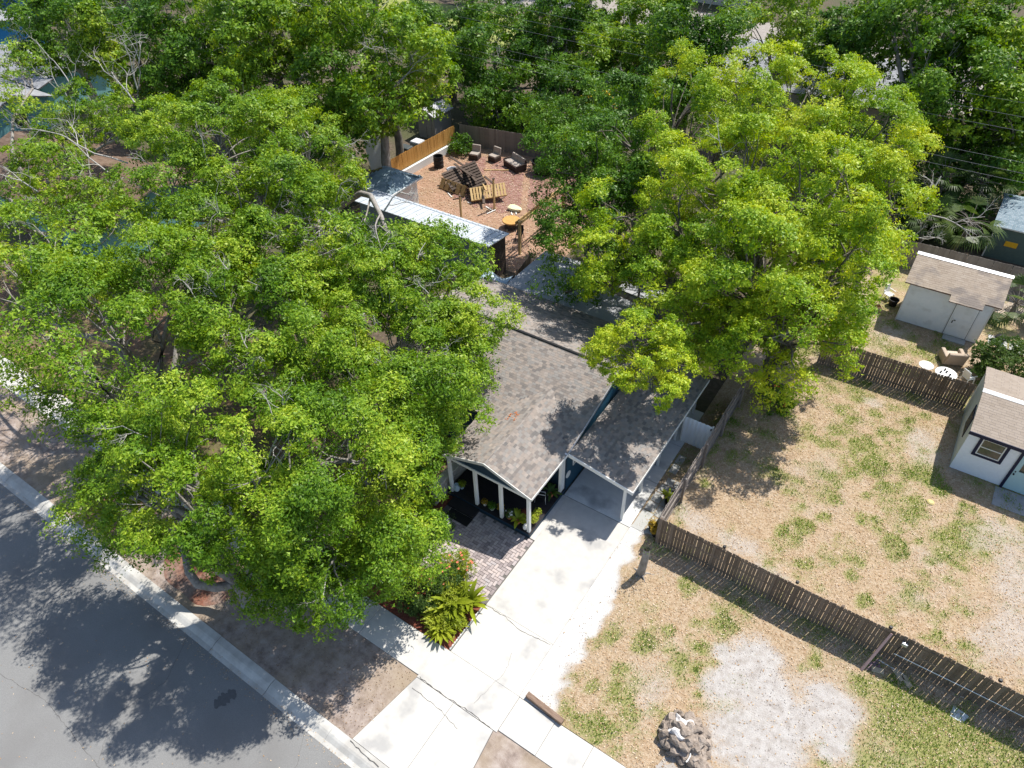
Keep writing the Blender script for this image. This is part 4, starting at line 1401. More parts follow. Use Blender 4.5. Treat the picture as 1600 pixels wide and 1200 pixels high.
tree('left_tree', 'broad green tree at the left edge above the sidewalk', (-27.5, 10.4),
     [(110, 400, 8.8, 92), (45, 465, 9.6, 80), (25, 380, 8.2, 50), (160, 490, 9.4, 84), (70, 540, 9.8, 48), (265, 440, 8.6, 88), (350, 490, 8.0, 80), (400, 580, 7.2, 80), (330, 390, 8.2, 80), (430, 480, 7.6, 74), (140, 585, 9.2, 40), (350, 600, 6.6, 46), (120, 640, 6.0, 34), (50, 600, 7.6, 34), (170, 650, 6.0, 36), (235, 625, 6.0, 30)],
     leaf_g, leaf=.118, cover=1.9, clump=1.05, tr=.36, seed=13, dead=26,
     deadspots=((200, 435, 7.6, -.9, -.25, 2.6), (240, 465, 7.2, -.9, .1, 2.0), (320, 330, 8.2, .2, -1, 2.2), (290, 520, 6, -.2, -.6, 1.8), (70, 500, 6.8, .4, .5, 1.4), (110, 590, 5, -.5, .6, 1.8)))
tree('tall_tree', 'tall light green tree spreading over the outbuilding roof', (-34.5, 24.0),
     [(330, 230, 9.5, 112), (440, 255, 9.0, 92), (270, 300, 8.6, 74), (400, 340, 8.4, 100), (500, 338, 8.4, 74), (570, 398, 8.0, 70), (652, 402, 7.6, 46), (712, 418, 7.0, 42), (640, 440, 7.4, 74), (530, 430, 7.8, 84), (460, 400, 8, 76), (250, 215, 9.2, 56), (480, 200, 9.2, 48)],
     leaf_g, leaf=.128, cover=1.85, clump=1.15, tr=.42, seed=14, dead=30,
     deadspots=((215, 140, 10, .0, -1, 2.6), (215, 150, 10, .4, -.8, 2.2), (210, 160, 10, -.5, -.8, 2.2), (480, 215, 9.5, .8, .3, 2.2), (510, 330, 9.0, .4, .4, 2), (200, 255, 9, -.9, -.3, 3.2), (600, 330, 8.5, .3, -.4, 1.6), (540, 360, 8.5, -.4, .3, 1.6)))
tree('sparse_tree', 'thin half bare tree over the brown roof at the left edge', (-47, 16),
     [(35, 265, 7.0, 42), (85, 260, 7.4, 46), (20, 170, 8.5, 34), (120, 200, 8.0, 42), (60, 320, 6.5, 32), (150, 160, 8.6, 46), (30, 105, 9.5, 26), (170, 300, 6.6, 34), (20, 320, 6.6, 36), (120, 300, 6.8, 30), (200, 200, 8.4, 40), (90, 200, 8, 30)],
     leaf_g, leaf=.145, cover=1.4, clump=.85, tr=.24, seed=15, dead=14,
     deadspots=((120, 150, 8.5, -.2, -1, 2.4), (115, 190, 8.2, .1, -.9, 2.2), (170, 270, 7.2, -.8, -.3, 3.0), (90, 320, 6, .8, .4, 2.5), (60, 300, 7, -.5, -.5, 2)))

# ---- the big yellow-green tree on the right
tree('yellow_tree', 'huge yellow green tree towering behind the carport and fence', (-3.8, 29.0),
     [(1250, 170, 10.5, 100), (1160, 165, 10.2, 84), (1335, 225, 9.6, 84), (1385, 285, 8.8, 58), (1280, 320, 9.6, 118), (1165, 290, 9.6, 104), (1070, 350, 8.4, 92), (1185, 420, 8.2, 112), (1300, 420, 7.8, 92), (1240, 520, 5.8, 92), (1165, 530, 5.2, 76), (990, 330, 8.2, 58), (955, 400, 6.6, 60), (1090, 130, 9.8, 52), (1105, 450, 6.6, 84), (1205, 580, 3.6, 42), (1350, 370, 7.6, 70), (1400, 240, 9.0, 40), (1010, 420, 6.4, 62), (1285, 480, 6.0, 66), (1060, 240, 9.0, 56), (1030, 290, 8.6, 60)],
     leaf_y, leaf=.112, cover=1.75, clump=.95, tr=.5, seed=21, dead=7, barkm=bark_d, low=-.85,
     deadspots=((1420, 332, 7, .9, .35, 2.2), (1448, 312, 7.5, .5, -.8, 1.3), (1400, 358, 6.8, .8, .5, 1.2), (1150, 330, 9.5, -.4, .5, 1.4)))
tree('limb_tree', 'small round yellow green tree crown hanging over the carport roof', (-7.6, 27.2),
     [(1000, 550, 6.6, 58), (962, 565, 6.2, 36), (1050, 570, 6.1, 36), (1020, 605, 5.8, 38), (985, 520, 6.8, 34), (1045, 530, 6.6, 34)],
     leaf_y, leaf=.088, cover=2.3, clump=.5, tr=.12, seed=22, barkm=bark_d, fork=.7)
tree('dark_tree', 'dark green tree beside the brick back yard, left of the yellow tree', (-14.5, 32.5),
     [(905, 335, 6.8, 58), (930, 260, 8.4, 68), (885, 225, 8.0, 46), (960, 190, 9.0, 64), (918, 395, 5.2, 48), (885, 450, 3.8, 34), (895, 165, 8.8, 48), (1000, 240, 8.6, 56), (945, 330, 6.8, 52), (880, 290, 7.0, 36)],
     leaf_d, leaf=.135, cover=1.9, clump=1.1, tr=.34, seed=23, dead=4, barkm=bark_d)

# ---- the wood of tall trees behind, one by one
BG = [('tall dark tree in the upper left beside the teal house', (-66, 40), [(95, 40, 9, 52), (80, 70, 7.5, 40), (110, 80, 6.5, 36), (130, 30, 10, 44)], leaf_d, 31, 3),
      ('green tree with pale bare branches near the top left', (-58, 41), [(150, 45, 9.6, 46), (175, 75, 8.6, 40), (200, 40, 10, 48), (215, 95, 7.5, 40)], leaf_g, 32, 8),
      ('wide green tree at the top, left of the leaning grey trunk', (-52, 44), [(270, 60, 9.4, 66), (250, 120, 7, 52), (310, 25, 10.4, 52), (300, 110, 7.5, 48), (330, 80, 9, 42)], leaf_d, 33, 4),
      ('green tree with a pale leaning trunk near the top edge', (-47, 40), [(400, 40, 10.4, 62), (430, 90, 9, 62), (370, 20, 11, 40), (470, 30, 10.6, 62), (460, 130, 7.6, 52)], leaf_g, 34, 6),
      ('bright topped tree left of the orange fence and grey shed', (-43, 41), [(560, 60, 10.2, 72), (610, 110, 9.2, 68), (540, 120, 8, 56), (640, 80, 9.6, 42), (575, 170, 6.4, 46), (650, 130, 8, 36), (520, 170, 6, 46)], leaf_g, 35, 6),
      ('slim dark tree behind the grey plastic shed', (-44, 52), [(690, 55, 5.6, 48), (740, 35, 6.2, 46), (700, 105, 3.6, 36), (660, 25, 6.6, 42), (715, 150, 2.2, 30)], leaf_d, 36, 4),
      ('dark green tree over the far end of the back yard', (-29, 49), [(760, 110, 4.2, 48), (740, 155, 2.6, 36), (790, 70, 5.2, 46), (785, 185, 1.8, 30), (830, 120, 3.6, 42), (820, 175, 2.0, 30)], leaf_d, 37, 5),
      ('tall tree with grey trunk at the middle of the top edge', (-33, 60), [(850, 50, 6.2, 50), (890, 25, 7.2, 50), (900, 80, 5.2, 46), (840, 15, 7.4, 30)], leaf_d, 38, 4),
      ('tall green tree right of the middle at the top edge', (-25, 56), [(960, 45, 6.6, 54), (1000, 80, 5.8, 50), (1030, 30, 7.0, 48), (980, 120, 4.6, 46), (940, 110, 4.6, 44)], leaf_g, 39, 5),
      ('sparse tree with a pale twiggy top above the yellow crown', (-21, 58), [(1090, 40, 9.6, 46), (1080, 85, 8, 40), (1130, 90, 8, 36), (1060, 15, 10.6, 36)], leaf_d, 40, 6),
      ('low green tree behind the top of the yellow crown', (-13, 60), [(1190, 50, 8, 40), (1230, 90, 6, 36), (1270, 40, 8.6, 46), (1240, 15, 9, 36)], leaf_g, 41, 3),
      ('dark tree in front of the grey roof, right of the yellow crown', (-7, 58), [(1330, 70, 8.6, 56), (1370, 100, 7.6, 46), (1310, 110, 6.2, 40), (1360, 40, 9.6, 46)], leaf_d, 42, 4),
      ('massive dark tree with a thick trunk at the upper right', (-1.0, 56), [(1440, 50, 10.2, 66), (1460, 110, 9, 56), (1410, 20, 11, 52), (1500, 40, 10.6, 56), (1440, 160, 7, 40)], leaf_d, 43, 5),
      ('green tree at the top right edge of the photograph', (4.5, 54), [(1560, 60, 10, 56), (1590, 120, 8.6, 56), (1540, 120, 8.6, 52), (1580, 20, 11, 46), (1545, 180, 7, 46), (1590, 200, 6.6, 42)], leaf_g, 44, 4),
      ('dark tree behind the brick patio near the middle of the top', (-22, 47), [(860, 160, 2.8, 38), (900, 130, 3.6, 42), (865, 210, 1.8, 28), (940, 90, 4.6, 46), (905, 180, 2.4, 34)], leaf_d, 47, 3),
      ('dark tree between the grey trunk and the yellow crown', (-19, 51), [(1010, 150, 6.6, 52), (1050, 180, 5.4, 40), (985, 200, 4.6, 40), (1060, 110, 7.4, 44)], leaf_d, 48, 3),
      ('dark spreading tree above the palms at the right', (0, 53), [(1500, 150, 6.4, 56), (1470, 200, 4.6, 46), (1530, 215, 4.6, 46), (1560, 160, 6.2, 46)], leaf_d, 49, 3),
      ('dark low tree right of the palms at the right edge', (5.5, 55), [(1580, 250, 4.0, 44), (1545, 265, 3.4, 36), (1590, 190, 6, 42)], leaf_d, 50, 2),
      ('dark low tree between the yellow crown and the palms', (-6.5, 50), [(1460, 250, 3.6, 36), (1430, 220, 4.6, 32), (1480, 300, 2.4, 32)], leaf_d, 51, 2),
      ('green tree on the left of the top edge beyond the dark one', (-75, 52), [(180, 5, 9, 44), (240, 10, 9, 44), (60, 20, 8, 36)], leaf_d, 52, 3),
      ('green tree closing the top edge above the outbuilding', (-52, 56), [(520, 15, 9, 52), (590, 15, 9, 48), (440, 5, 10, 40), (360, 110, 6, 40), (340, 150, 4.4, 40)], leaf_d, 53, 3),
      ('small tree behind the outbuilding left of the orange fence', (-40, 37.5), [(440, 190, 6.4, 40), (500, 190, 6.0, 42), (520, 225, 5, 40), (470, 215, 5, 36)], leaf_d, 45, 4)]
for (lab, base, lobes, mt, sd, dd) in BG:
    _c = [G(l[0], l[1], l[2]) for l in lobes]
    base = (sum(p.x for p in _c) / len(_c), sum(p.y for p in _c) / len(_c))
    tree('background_tree', lab, base, lobes, mt, leaf=.225, cover=1.75, clump=1.5, tr=.36, seed=sd, dead=dd, barkm=bark if sd % 2 else bark_d, group='tall trees behind the yards', fork=.55, flat=.95, shell=.45, low=-.9, grow=1.22)
# farther tree belt that closes the view
belt_spots = [(-110, 76), (-100, 62), (-92, 52), (-84, 84), (-78, 58), (-70, 72), (-62, 82), (-52, 96), (-42, 78), (-30, 100), (-16, 96), (-4, 98), (10, 92)]
ORD = ['first', 'second', 'third', 'fourth', 'fifth', 'sixth', 'seventh', 'eighth', 'ninth', 'tenth', 'eleventh', 'twelfth', 'thirteenth']
rsb = np.random.default_rng(5)
lob = [((0, 0, 7.5), (3.4, 3.4, 2.8)), ((2.4, .6, 6.2), (2.4, 2.4, 2)), ((-2.2, 1, 6.4), (2.6, 2.6, 2.2)), ((.3, -2.4, 5.6), (2.4, 2.4, 2)), ((.6, 2.3, 8.2), (2.4, 2.4, 2))]
P, Nn, sites = crown_leaves(lob, .34, rsb, 1.9, 1.5)
bme = np_mesh('crown', leaf_quads(P, Nn, .34, rsb), np.arange(len(P) * 4).reshape(-1, 4))
bme.materials.append(leaf_d)
TT = Tubes()
limb(TT, (0, 0, -.1), (0, 0, 4), .4, .3, rsb, .05, 6, 8)
for (c, r) in lob:
    limb(TT, (0, 0, 4), c, .25, .06, rsb)
tme = np_mesh('trunk', np.concatenate(TT.v), np.concatenate(TT.f), smooth=True)
for i, (x, y) in enumerate(belt_spots):
    o = thing('belt_tree', ORD[i] + ' tree from the left in the far belt along the top edge', 'tree', (x, y, 0), i * 1.3, 'far belt of trees')
    s = .9 + .35 * ((i * 37) % 10) / 10
    o.scale = (s, s, s)
    addobj('crown', bme, leaf_d, o)
    addobj('trunk', tme, bark_d, o)


# ------------------------------------------------------------------ bushes, ferns, palms
def bush(name, label, c, r, mat, leaf=.09, cover=2.6, seed=0, group=None, clump=.22, cat='shrub', flowers=None, h=None):
    """r = (rx, ry, rz); sits on the ground"""
    rs = np.random.default_rng(seed + 100)
    o = thing(name, label, cat, (c[0], c[1], 0), 0, group)
    lobes = [((0, 0, r[2] * .8), r)]
    for k in range(4):
        a = rs.uniform(0, 6.28)
        lobes.append(((math.cos(a) * r[0] * .45, math.sin(a) * r[1] * .45, r[2] * rs.uniform(.6, 1.1)), (r[0] * .55, r[1] * .55, r[2] * .6)))
    P, Nn, st = crown_leaves(lobes, leaf, rs, cover * .6, clump, -.8, .5)
    P = P[P[:, 2] > .02]
    Nn = Nn[:len(P)]
    addobj('foliage', np_mesh('foliage', leaf_quads(P, Nn, leaf, rs), np.arange(len(P) * 4).reshape(-1, 4)), mat, o)
    T = Tubes()
    for k in range(7):
        a = rs.uniform(0, 6.28)
        limb(T, (math.cos(a) * .06, math.sin(a) * .06, -.02), (math.cos(a) * r[0] * .6, math.sin(a) * r[1] * .6, r[2] * 1.2), .02, .006, rs)
    addobj('stem', np_mesh('stem', np.concatenate(T.v), np.concatenate(T.f)), bark_d, o)
    if flowers:
        fm, nf, fs = flowers
        m = MB()
        for k in range(nf):
            a, e = rs.uniform(0, 6.28), rs.uniform(.3, 1.4)
            p = (math.cos(a) * math.cos(e) * r[0], math.sin(a) * math.cos(e) * r[1], r[2] * .8 + math.sin(e) * r[2])
            for q in range(5):
                b_ = q * 1.2566 + a
                m.poly([p, (p[0] + fs * math.cos(b_ - .5), p[1] + fs * math.sin(b_ - .5), p[2] + fs * .4), (p[0] + fs * 1.3 * math.cos(b_), p[1] + fs * 1.3 * math.sin(b_), p[2] + fs * .3), (p[0] + fs * math.cos(b_ + .5), p[1] + fs * math.sin(b_ + .5), p[2] + fs * .4)])
        m.build('flowers', fm, o, local=True)['kind'] = 'stuff'
    return o


def strap_leaves(c, n, L_, wd, rs, up=.9, curl=.5, z0=.0):
    """curved strap leaves in a rosette"""
    V, F = [], []
    for i in range(n):
        a = 2.399 * i + rs.uniform(-.3, .3)
        e = up * rs.uniform(.55, 1.15)
        l = L_ * rs.uniform(.7, 1.15)
        w_ = wd * rs.uniform(.8, 1.2)
        p = np.array([c[0] + .05 * math.cos(a), c[1] + .05 * math.sin(a), c[2] + z0])
        k = len(V)
        S = 6
        for s in range(S + 1):
            t_ = s / S
            ww = w_ * (math.sin(math.pi * min(.98, .18 + t_ * .8)) ** .7)
            if s == S:
                ww = .004
            sd = np.array([-math.sin(a), math.cos(a), 0])
            V += [p - sd * ww + np.array([0, 0, ww * .5]), p.copy(), p + sd * ww + np.array([0, 0, ww * .5])]
            p = p + np.array([math.cos(a) * math.cos(e), math.sin(a) * math.cos(e), math.sin(e)]) * l / S
            e -= curl * rs.uniform(.7, 1.3) / S * 1.6
        for s in range(S):
            b_ = k + 3 * s
            F += [(b_, b_ + 1, b_ + 4, b_ + 3), (b_ + 1, b_ + 2, b_ + 5, b_ + 4)]
    return V, F


def fern(name, label, px, L_, n, wd, mat, seed, group=None, up=.9, curl=.8, cat='plant', z=0):
    rs = np.random.default_rng(seed)
    c = G(*px) if len(px) == 2 else Vector(px)
    o = thing(name, label, cat, (c.x, c.y, z), 0, group)
    V, F = strap_leaves((0, 0, 0), n, L_, wd, rs, up, curl)
    addobj('leaves', np_mesh('leaves', V, F, smooth=True), mat, o)
    return o


for i, (lab, x, y, rr) in enumerate((('leafy lime shrub filling the driveway corner of the bed', -10.05, 9.65, (.62, .6, .3)), ('leafy lime shrub under the tallest ferns', -10.45, 10.5, (.75, .7, .45)))):
    bush('shrub', lab, (x, y), rr, leaf_lime, .085, cover=2.2, seed=31 + i)
for i, (lab, x, y, L_, n, wd) in enumerate((('largest yellow green fern rosette in the middle of the garden bed', -10.35, 10.35, 1.25, 52, .095), ('upright yellow fern rosette nearest the pavers', -9.85, 10.75, 1.1, 40, .085), ('low lime bird nest fern at the sidewalk corner of the bed', -10.05, 9.35, .8, 46, .075),
                                             ('yellow fern rosette behind the tallest one', -10.75, 10.95, 1.1, 34, .085), ('small lime rosette beside the scalloped edging', -9.75, 9.75, .62, 34, .04), ('spreading fern rosette left of the corner one', -10.5, 9.6, .8, 34, .07))):
    fern('fern', lab, (x, y, 0), L_, n, wd, leaf_lime, 50 + i, 'ferns in the garden bed', up=1.25, curl=.62)
red_f = plain('red_petal', (.62, .06, .04), rough=.7)
pink_f = plain('coral_petal', (.72, .20, .13), rough=.7)
white_f = plain('white_petal', (.82, .80, .74), rough=.7)
bush('shrub', 'dark green shrub spilling over the sidewalk edge of the garden bed', (-11.75, 9.75), (.85, .7, .55), leaf_b, .075, seed=1, flowers=(red_f, 6, .03))
bush('shrub', 'leafy shrub with coral flowers between ferns and sidewalk shrub', (-11.2, 10.9), (.7, .7, .75), leaf_b, .07, seed=2, flowers=(pink_f, 12, .04))
bush('flower_shrub', 'loose rose shrub with coral flowers beside the pavers', (-11.0, 11.75), (.75, .6, .6), leaf_lime, .055, cover=1.3, seed=3, flowers=(pink_f, 16, .045))
bush('flower_shrub', 'thin white flowering shrub beside the black door mat', (-13.0, 13.0), (.6, .5, .5), leaf_b, .05, cover=1.0, seed=4, flowers=(white_f, 18, .035))
bush('shrub', 'low green shrub in the bed under the street tree', (-12.9, 10.1), (.8, .7, .5), leaf_d, .08, seed=5)
bush('shrub', 'grey green shrub at the left end of the porch', (-14.4, 13.4), (.6, .6, .6), leaf_g, .08, seed=6)
bush('shrub', 'big rounded green shrub behind the cottage roof at the right edge', (6.2, 36.4), (1.9, 1.6, 1.25), leaf_b, .13, seed=7, clump=.35, cover=2.6)
bush('shrub', 'dark shrub with red flowers against the big yellow tree', (-3.4, 28.2), (.8, .8, .7), leaf_d, .1, seed=8, flowers=(red_f, 14, .07))
bush('shrub', 'dark leafy plant in the corner behind the orange fence end', (-35.2, 44.2), (1.0, .9, .7), leaf_d, .16, seed=9, clump=.4)
bush('flower_shrub', 'yellow flowering shrub hanging over the rear of the brick patio', (-25.8, 46.3), (1.5, 1.2, 1.6), leaf_d, .16, seed=10, clump=.4, flowers=(plain('yellow_petal', (.75, .50, .02)), 40, .12))
bush('flower_shrub', 'tall yellow flowering shrub among the trees at the top', (-27, 52.5), (1.8, 1.6, 2.4), leaf_d, .18, seed=11, clump=.45, flowers=(plain('yellow_petal', (.75, .50, .02)), 60, .14))
# scalloped white edging along the driveway
ed = thing('bed_edging', 'white scalloped edging stones along the driveway side of the bed', 'edging', (-9.33, 9.9, 0))
sme2 = MB().tube([(-.02, 0, .03), (.02, 0, .03)], .06, 12).mesh('edging_stone')
for i in range(17):
    addobj('edging_stone', sme2, offwhite, ed, (0, -.95 + i * .125, .02))


def fan_palm(name, label, x, y, h, n, size, seed, group=None, tr=.14, mat=None):
    rs = np.random.default_rng(seed)
    o = thing(name, label, 'palm', (x, y, 0), 0, group)
    T = Tubes()
    V, F = [], []
    top = np.array([rs.uniform(-.3, .3), rs.uniform(-.3, .3), h])
    limb(T, (0, 0, -.1), top, tr * 1.2, tr, rs, .04, 7, 8)
    for i in range(n):
        a = 2.399 * i
        e = rs.uniform(-.5, 1.2)
        d = np.array([math.cos(a) * math.cos(e), math.sin(a) * math.cos(e), math.sin(e)])
        st = top + d * size * rs.uniform(.7, 1.1)
        T.add([top, (top + st) / 2 + np.array([0, 0, .1 * size]), st], [.03, .022, .015], 4)
        sd = np.cross(d, [0, 0, 1.])
        sd /= np.linalg.norm(sd) + 1e-9
        upv = np.cross(sd, d)
        m_ = 15
        for j in range(m_):
            b_ = (j / (m_ - 1) - .5) * 2.5
            dd = d * math.cos(b_) + sd * math.sin(b_)
            l = size * rs.uniform(.8, 1.0) * (.75 + .25 * math.cos(b_))
            wv = np.cross(dd, upv) * .035 * size
            k = len(V)
            tip = st + dd * l + np.array([0, 0, -.32 * l])
            mid = st + dd * l * .55 + np.array([0, 0, -.03 * l])
            V += [st, mid - wv, tip, mid + wv]
            F.append((k, k + 1, k + 2, k + 3))
    addobj('fronds', np_mesh('fronds', V, F), mat or leaf_p, o)
    addobj('trunk', np_mesh('trunk', np.concatenate(T.v), np.concatenate(T.f), smooth=True), bark_d, o)
    return o


PALMS = [(-2.4, 46.8, 2.2, 'fan palm rising just behind the left end of the shed roof'), (-.4, 47.5, 2.4, 'fan palm behind the middle of the shed ridge'), (1.6, 48.2, 2.6, 'fan palm between shed and green shed'), (-3.6, 49.2, 3.4, 'taller fan palm in the dark clump left of the shed'),
         (-.8, 50.6, 3.8, 'tall fan palm in the middle of the dark clump'), (1.8, 52, 3.6, 'fan palm behind the green shed corner'), (-5, 52.5, 4.2, 'fan palm at the edge of the yellow crown'), (-2.2, 54, 5.0, 'highest fan palm under the power lines'), (5.6, 42.5, 1.0, 'low fan palm at the right end of the shed'), (.5, 55.5, 5.0, 'fan palm below the massive dark tree')]
for i, (x, y, h, lab) in enumerate(PALMS):
    fan_palm('fan_palm', lab, x, y, h, 22, 1.15, 70 + i, 'fan palms behind the shed')
fan_palm('fan_palm', 'thick trunked cabbage palm behind the orange cedar fence', -38.1, 39.6, 5.6, 30, 1.25, 90, None, .28)
fan_palm('fan_palm', 'tall thin palm near the top right of the yellow crown', -11, 66, 7.5, 26, 1.5, 91, None, .2)
bush('shrub', 'dense dark undergrowth below the palms', (-1.5, 51), (4.2, 2.6, 1.3), leaf_d, .2, seed=20, clump=.5)
bush('shrub', 'dark undergrowth left of the shed under the yellow crown', (-4.2, 44.8), (2.2, 1.8, 1.1), leaf_d, .18, seed=21, clump=.5)
bush('shrub', 'dark undergrowth at the right edge above the green shed', (6.5, 57), (4, 2.5, 1.8), leaf_d, .22, seed=22, clump=.5)

# pruned little tree by the fence corner
pt = thing('pruned_tree', 'short bare grey trunk standing by the fence corner', 'tree', (-4.8, 15.75, 0))
T = Tubes()
rs = np.random.default_rng(3)
limb(T, (-4.8, 15.75, -.05), (-4.74, 15.8, 1.75), .18, .13, rs, .008, 7, 9)
T.add([(-4.8, 15.75, -.02), (-4.79, 15.75, .14)], [.26, .14], 9)
for d in ((.5, .25), (-.1, -.35), (-.4, .1), (.35, -.3)):
    limb(T, (-4.8, 15.75, .06), (-4.8 + d[0], 15.75 + d[1], .02), .07, .02, rs, .06)
T.obj('trunk', bark, pt)
T = Tubes()
for k in range(5):
    twigs(T, np.array([-4.62, 15.85, 1.42]), rs.normal(size=3) * .5 + np.array([0, 0, .6]), .4, .014, rs, 2)
T.obj('twigs', bark_d, pt)
P = np.array([-4.62, 15.85, 1.75]) + rs.normal(size=(70, 3)) * np.array([.25, .25, .18])
V = leaf_quads(P, rs.normal(size=(70, 3)) + np.array([0, 0, 1]), .07, rs) - np.array([-4.8, 15.75, 0])
addobj('crown', np_mesh('crown', V, np.arange(280).reshape(-1, 4)), leaf_b, pt)


# ================================================================== THINGS
def potted(label, x, y, z, pr, ph, potm, kind, seed, mat, size=.3, group='potted plants on the porch', flowers=None):
    rs = np.random.default_rng(seed)
    o = thing('potted_plant', label, 'plant', (x, y, z), 0, group)
    MB().lathe([(pr * .7, 0), (pr * .8, ph * .3), (pr, ph * .9), (pr * 1.08, ph * .92), (pr * 1.08, ph), (pr * .9, ph), (pr * .85, ph * .85)], 14).build('pot', potm, o, local=True, smooth=False)
    if kind == 'strap':
        V, F = strap_leaves((0, 0, ph * .85), 14, size, size * .14, rs, 1.0, .8)
        addobj('leaves', np_mesh('leaves', V, F, smooth=True), mat, o)
    else:
        n = int(500 * (size / .3) ** 2)
        d = rs.normal(size=(n, 3))
        d /= np.linalg.norm(d, axis=1, keepdims=True)
        P = np.array([0, 0, ph + size * .55]) + d * size * np.array([1, 1, .8]) * (rs.random((n, 1)) ** .5)
        P[:, 2] = np.maximum(P[:, 2], ph * .8)
        addobj('leaves', np_mesh('leaves', leaf_quads(P, d + np.array([0, 0, .7]), .075, rs), np.arange(n * 4).reshape(-1, 4)), mat, o)
        if flowers is not None:
            m = MB()
            for k in range(16):
                q = P[rs.integers(n)] + np.array([0, 0, .04])
                m.rock(q, (.035, .035, .025), k)
            m.build('flowers', flowers, o, local=True)['kind'] = 'stuff'
    return o


pot_w = plain('white_pot', (.68, .68, .66), rough=.5)
leaf_gold = leafmat('golden_leaf', [(.22, .14, .015), (.36, .24, .02), (.45, .33, .05)])
potted('gold leaved plant in a white pot beside the second porch post', -12.02, 14.98, .31, .10, .17, pot_w, 'leafy', 1, leaf_gold, .17)
potted('dark green plant in a white bowl pot between the middle posts', -11.62, 14.97, .31, .13, .15, pot_w, 'leafy', 2, leaf_d, .22)
potted('orange gold plant left of the third porch post', -11.25, 15.1, .31, .11, .18, black_m, 'leafy', 3, leaf_gold, .2)
potted('white flowering plant in a terracotta pot right of the third post', -10.72, 15.0, .31, .16, .2, terra, 'leafy', 4, leaf_b, .24, flowers=white_f)
potted('big leaved lime plant in a red pot near the porch corner', -10.28, 14.98, .31, .15, .2, terra, 'strap', 5, leaf_lime, .5)
potted('red leaved plant behind the big lime plant', -10.2, 15.4, .31, .13, .2, terra, 'leafy', 6, leafmat('red_leaf', [(.10, .02, .015), (.2, .05, .03), (.12, .14, .03)]), .2)
potted('lime strap plant left of the corner post', -9.95, 15.2, .31, .12, .2, pot_w, 'strap', 7, leaf_lime, .36)
potted('tall lime plant just right of the corner post', -9.72, 15.35, .31, .12, .2, terra, 'leafy', 8, leaf_lime, .26)
potted('yellow lime plant on the deck behind the corner post', -9.75, 15.75, .31, .11, .18, terra, 'leafy', 9, leaf_lime, .2)
potted('orange tinged fern in a clay pot beside the side posts', -9.85, 17.0, .31, .14, .22, terra, 'strap', 10, leaf_b, .5)
potted('green plant in a pale pot by the first porch post', -13.45, 15.2, .31, .13, .2, plain('pale_blue_pot', (.45, .55, .6)), 'leafy', 11, leaf_lime, .22)
potted('croton in a black nursery pot at the fence corner', -5.32, 17.95, .06, .2, .34, black_m, 'leafy', 12, leaf_gold, .24, group='pots by the fence corner')
potted('spiky green plant in a black pot halfway along the side path', -5.4, 19.75, .06, .2, .3, black_m, 'strap', 13, leaf_lime, .45, group='pots by the fence corner')
potted('yellow croton against the end board of the picket fence', -5.1, 17.75, .02, .16, .3, black_m, 'leafy', 14, leaf_gold, .26, group='pots by the fence corner')
v_ = thing('vase', 'small white vase standing at the front corner of the porch', 'vase', (-9.82, 14.86, .31))
MB().lathe([(.05, 0), (.1, .08), (.11, .18), (.05, .28), (.06, .33), (.045, .33), (.04, .28)], 14).build('body', white_p, v_, local=True, smooth=True)
v_ = thing('vase', 'pale blue urn standing next to the first porch post', 'vase', (-13.55, 14.95, .31))
MB().lathe([(.08, 0), (.14, .1), (.15, .25), (.07, .38), (.1, .44), (.08, .44), (.06, .38)], 14).build('body', plain('pale_blue_glaze', (.5, .6, .66)), v_, local=True, smooth=True)
for (lab, x, y) in (('black bucket beside the spiky plant on the side path', -5.25, 20.05), ('black bucket in front of the spiky plant on the side path', -5.3, 19.45)):
    o = thing('bucket', lab, 'bucket', (x, y, .07))
    MB().lathe([(.12, 0), (.16, .3), (.17, .3), (.17, .33), (.15, .33), (.11, .03)], 14).build('body', black_m, o, local=True)
# porch bench in the shade
pb = thing('porch_chair', 'dark metal chair standing in the shade of the porch', 'chair', (-10.1, 16.6, .31), R(200))
MB().box((0, 0, .42), (.5, .5, .04), bevel=.01).build('seat', black_m, pb, local=True)
MB().tube([(-.24, .25, .42), (-.24, .33, .95), (.24, .33, .95), (.24, .25, .42)], .018, 6).tube([(-.24, .29, .68), (.24, .29, .68)], .014, 6).build('backrest', metal_m, pb, local=True)
for sx in (-1, 1):
    for sy in (-1, 1):
        MB().tube([(sx * .22, sy * .22, .42), (sx * .25, sy * .25, 0)], .016, 6).build('leg', metal_m, pb, local=True)

# timber at the end of the sandy strip
tb = G(849, 1116)
o = MB().box((0, 0, .11), (1.55, .2, .2), bevel=.012).build('timber', pm('timber_wood', [(.12, .075, .05), (.22, .15, .11), (.30, .22, .17)], scale=8, coord='obj', stretch=(.5, 4, 4), bump=.3))
o.location = (-5.2, 8.98, .015)
o.rotation_euler[2] = R(-5)
tag(o, 'thick brown timber beam lying between the sand strip and the sidewalk', 'timber')

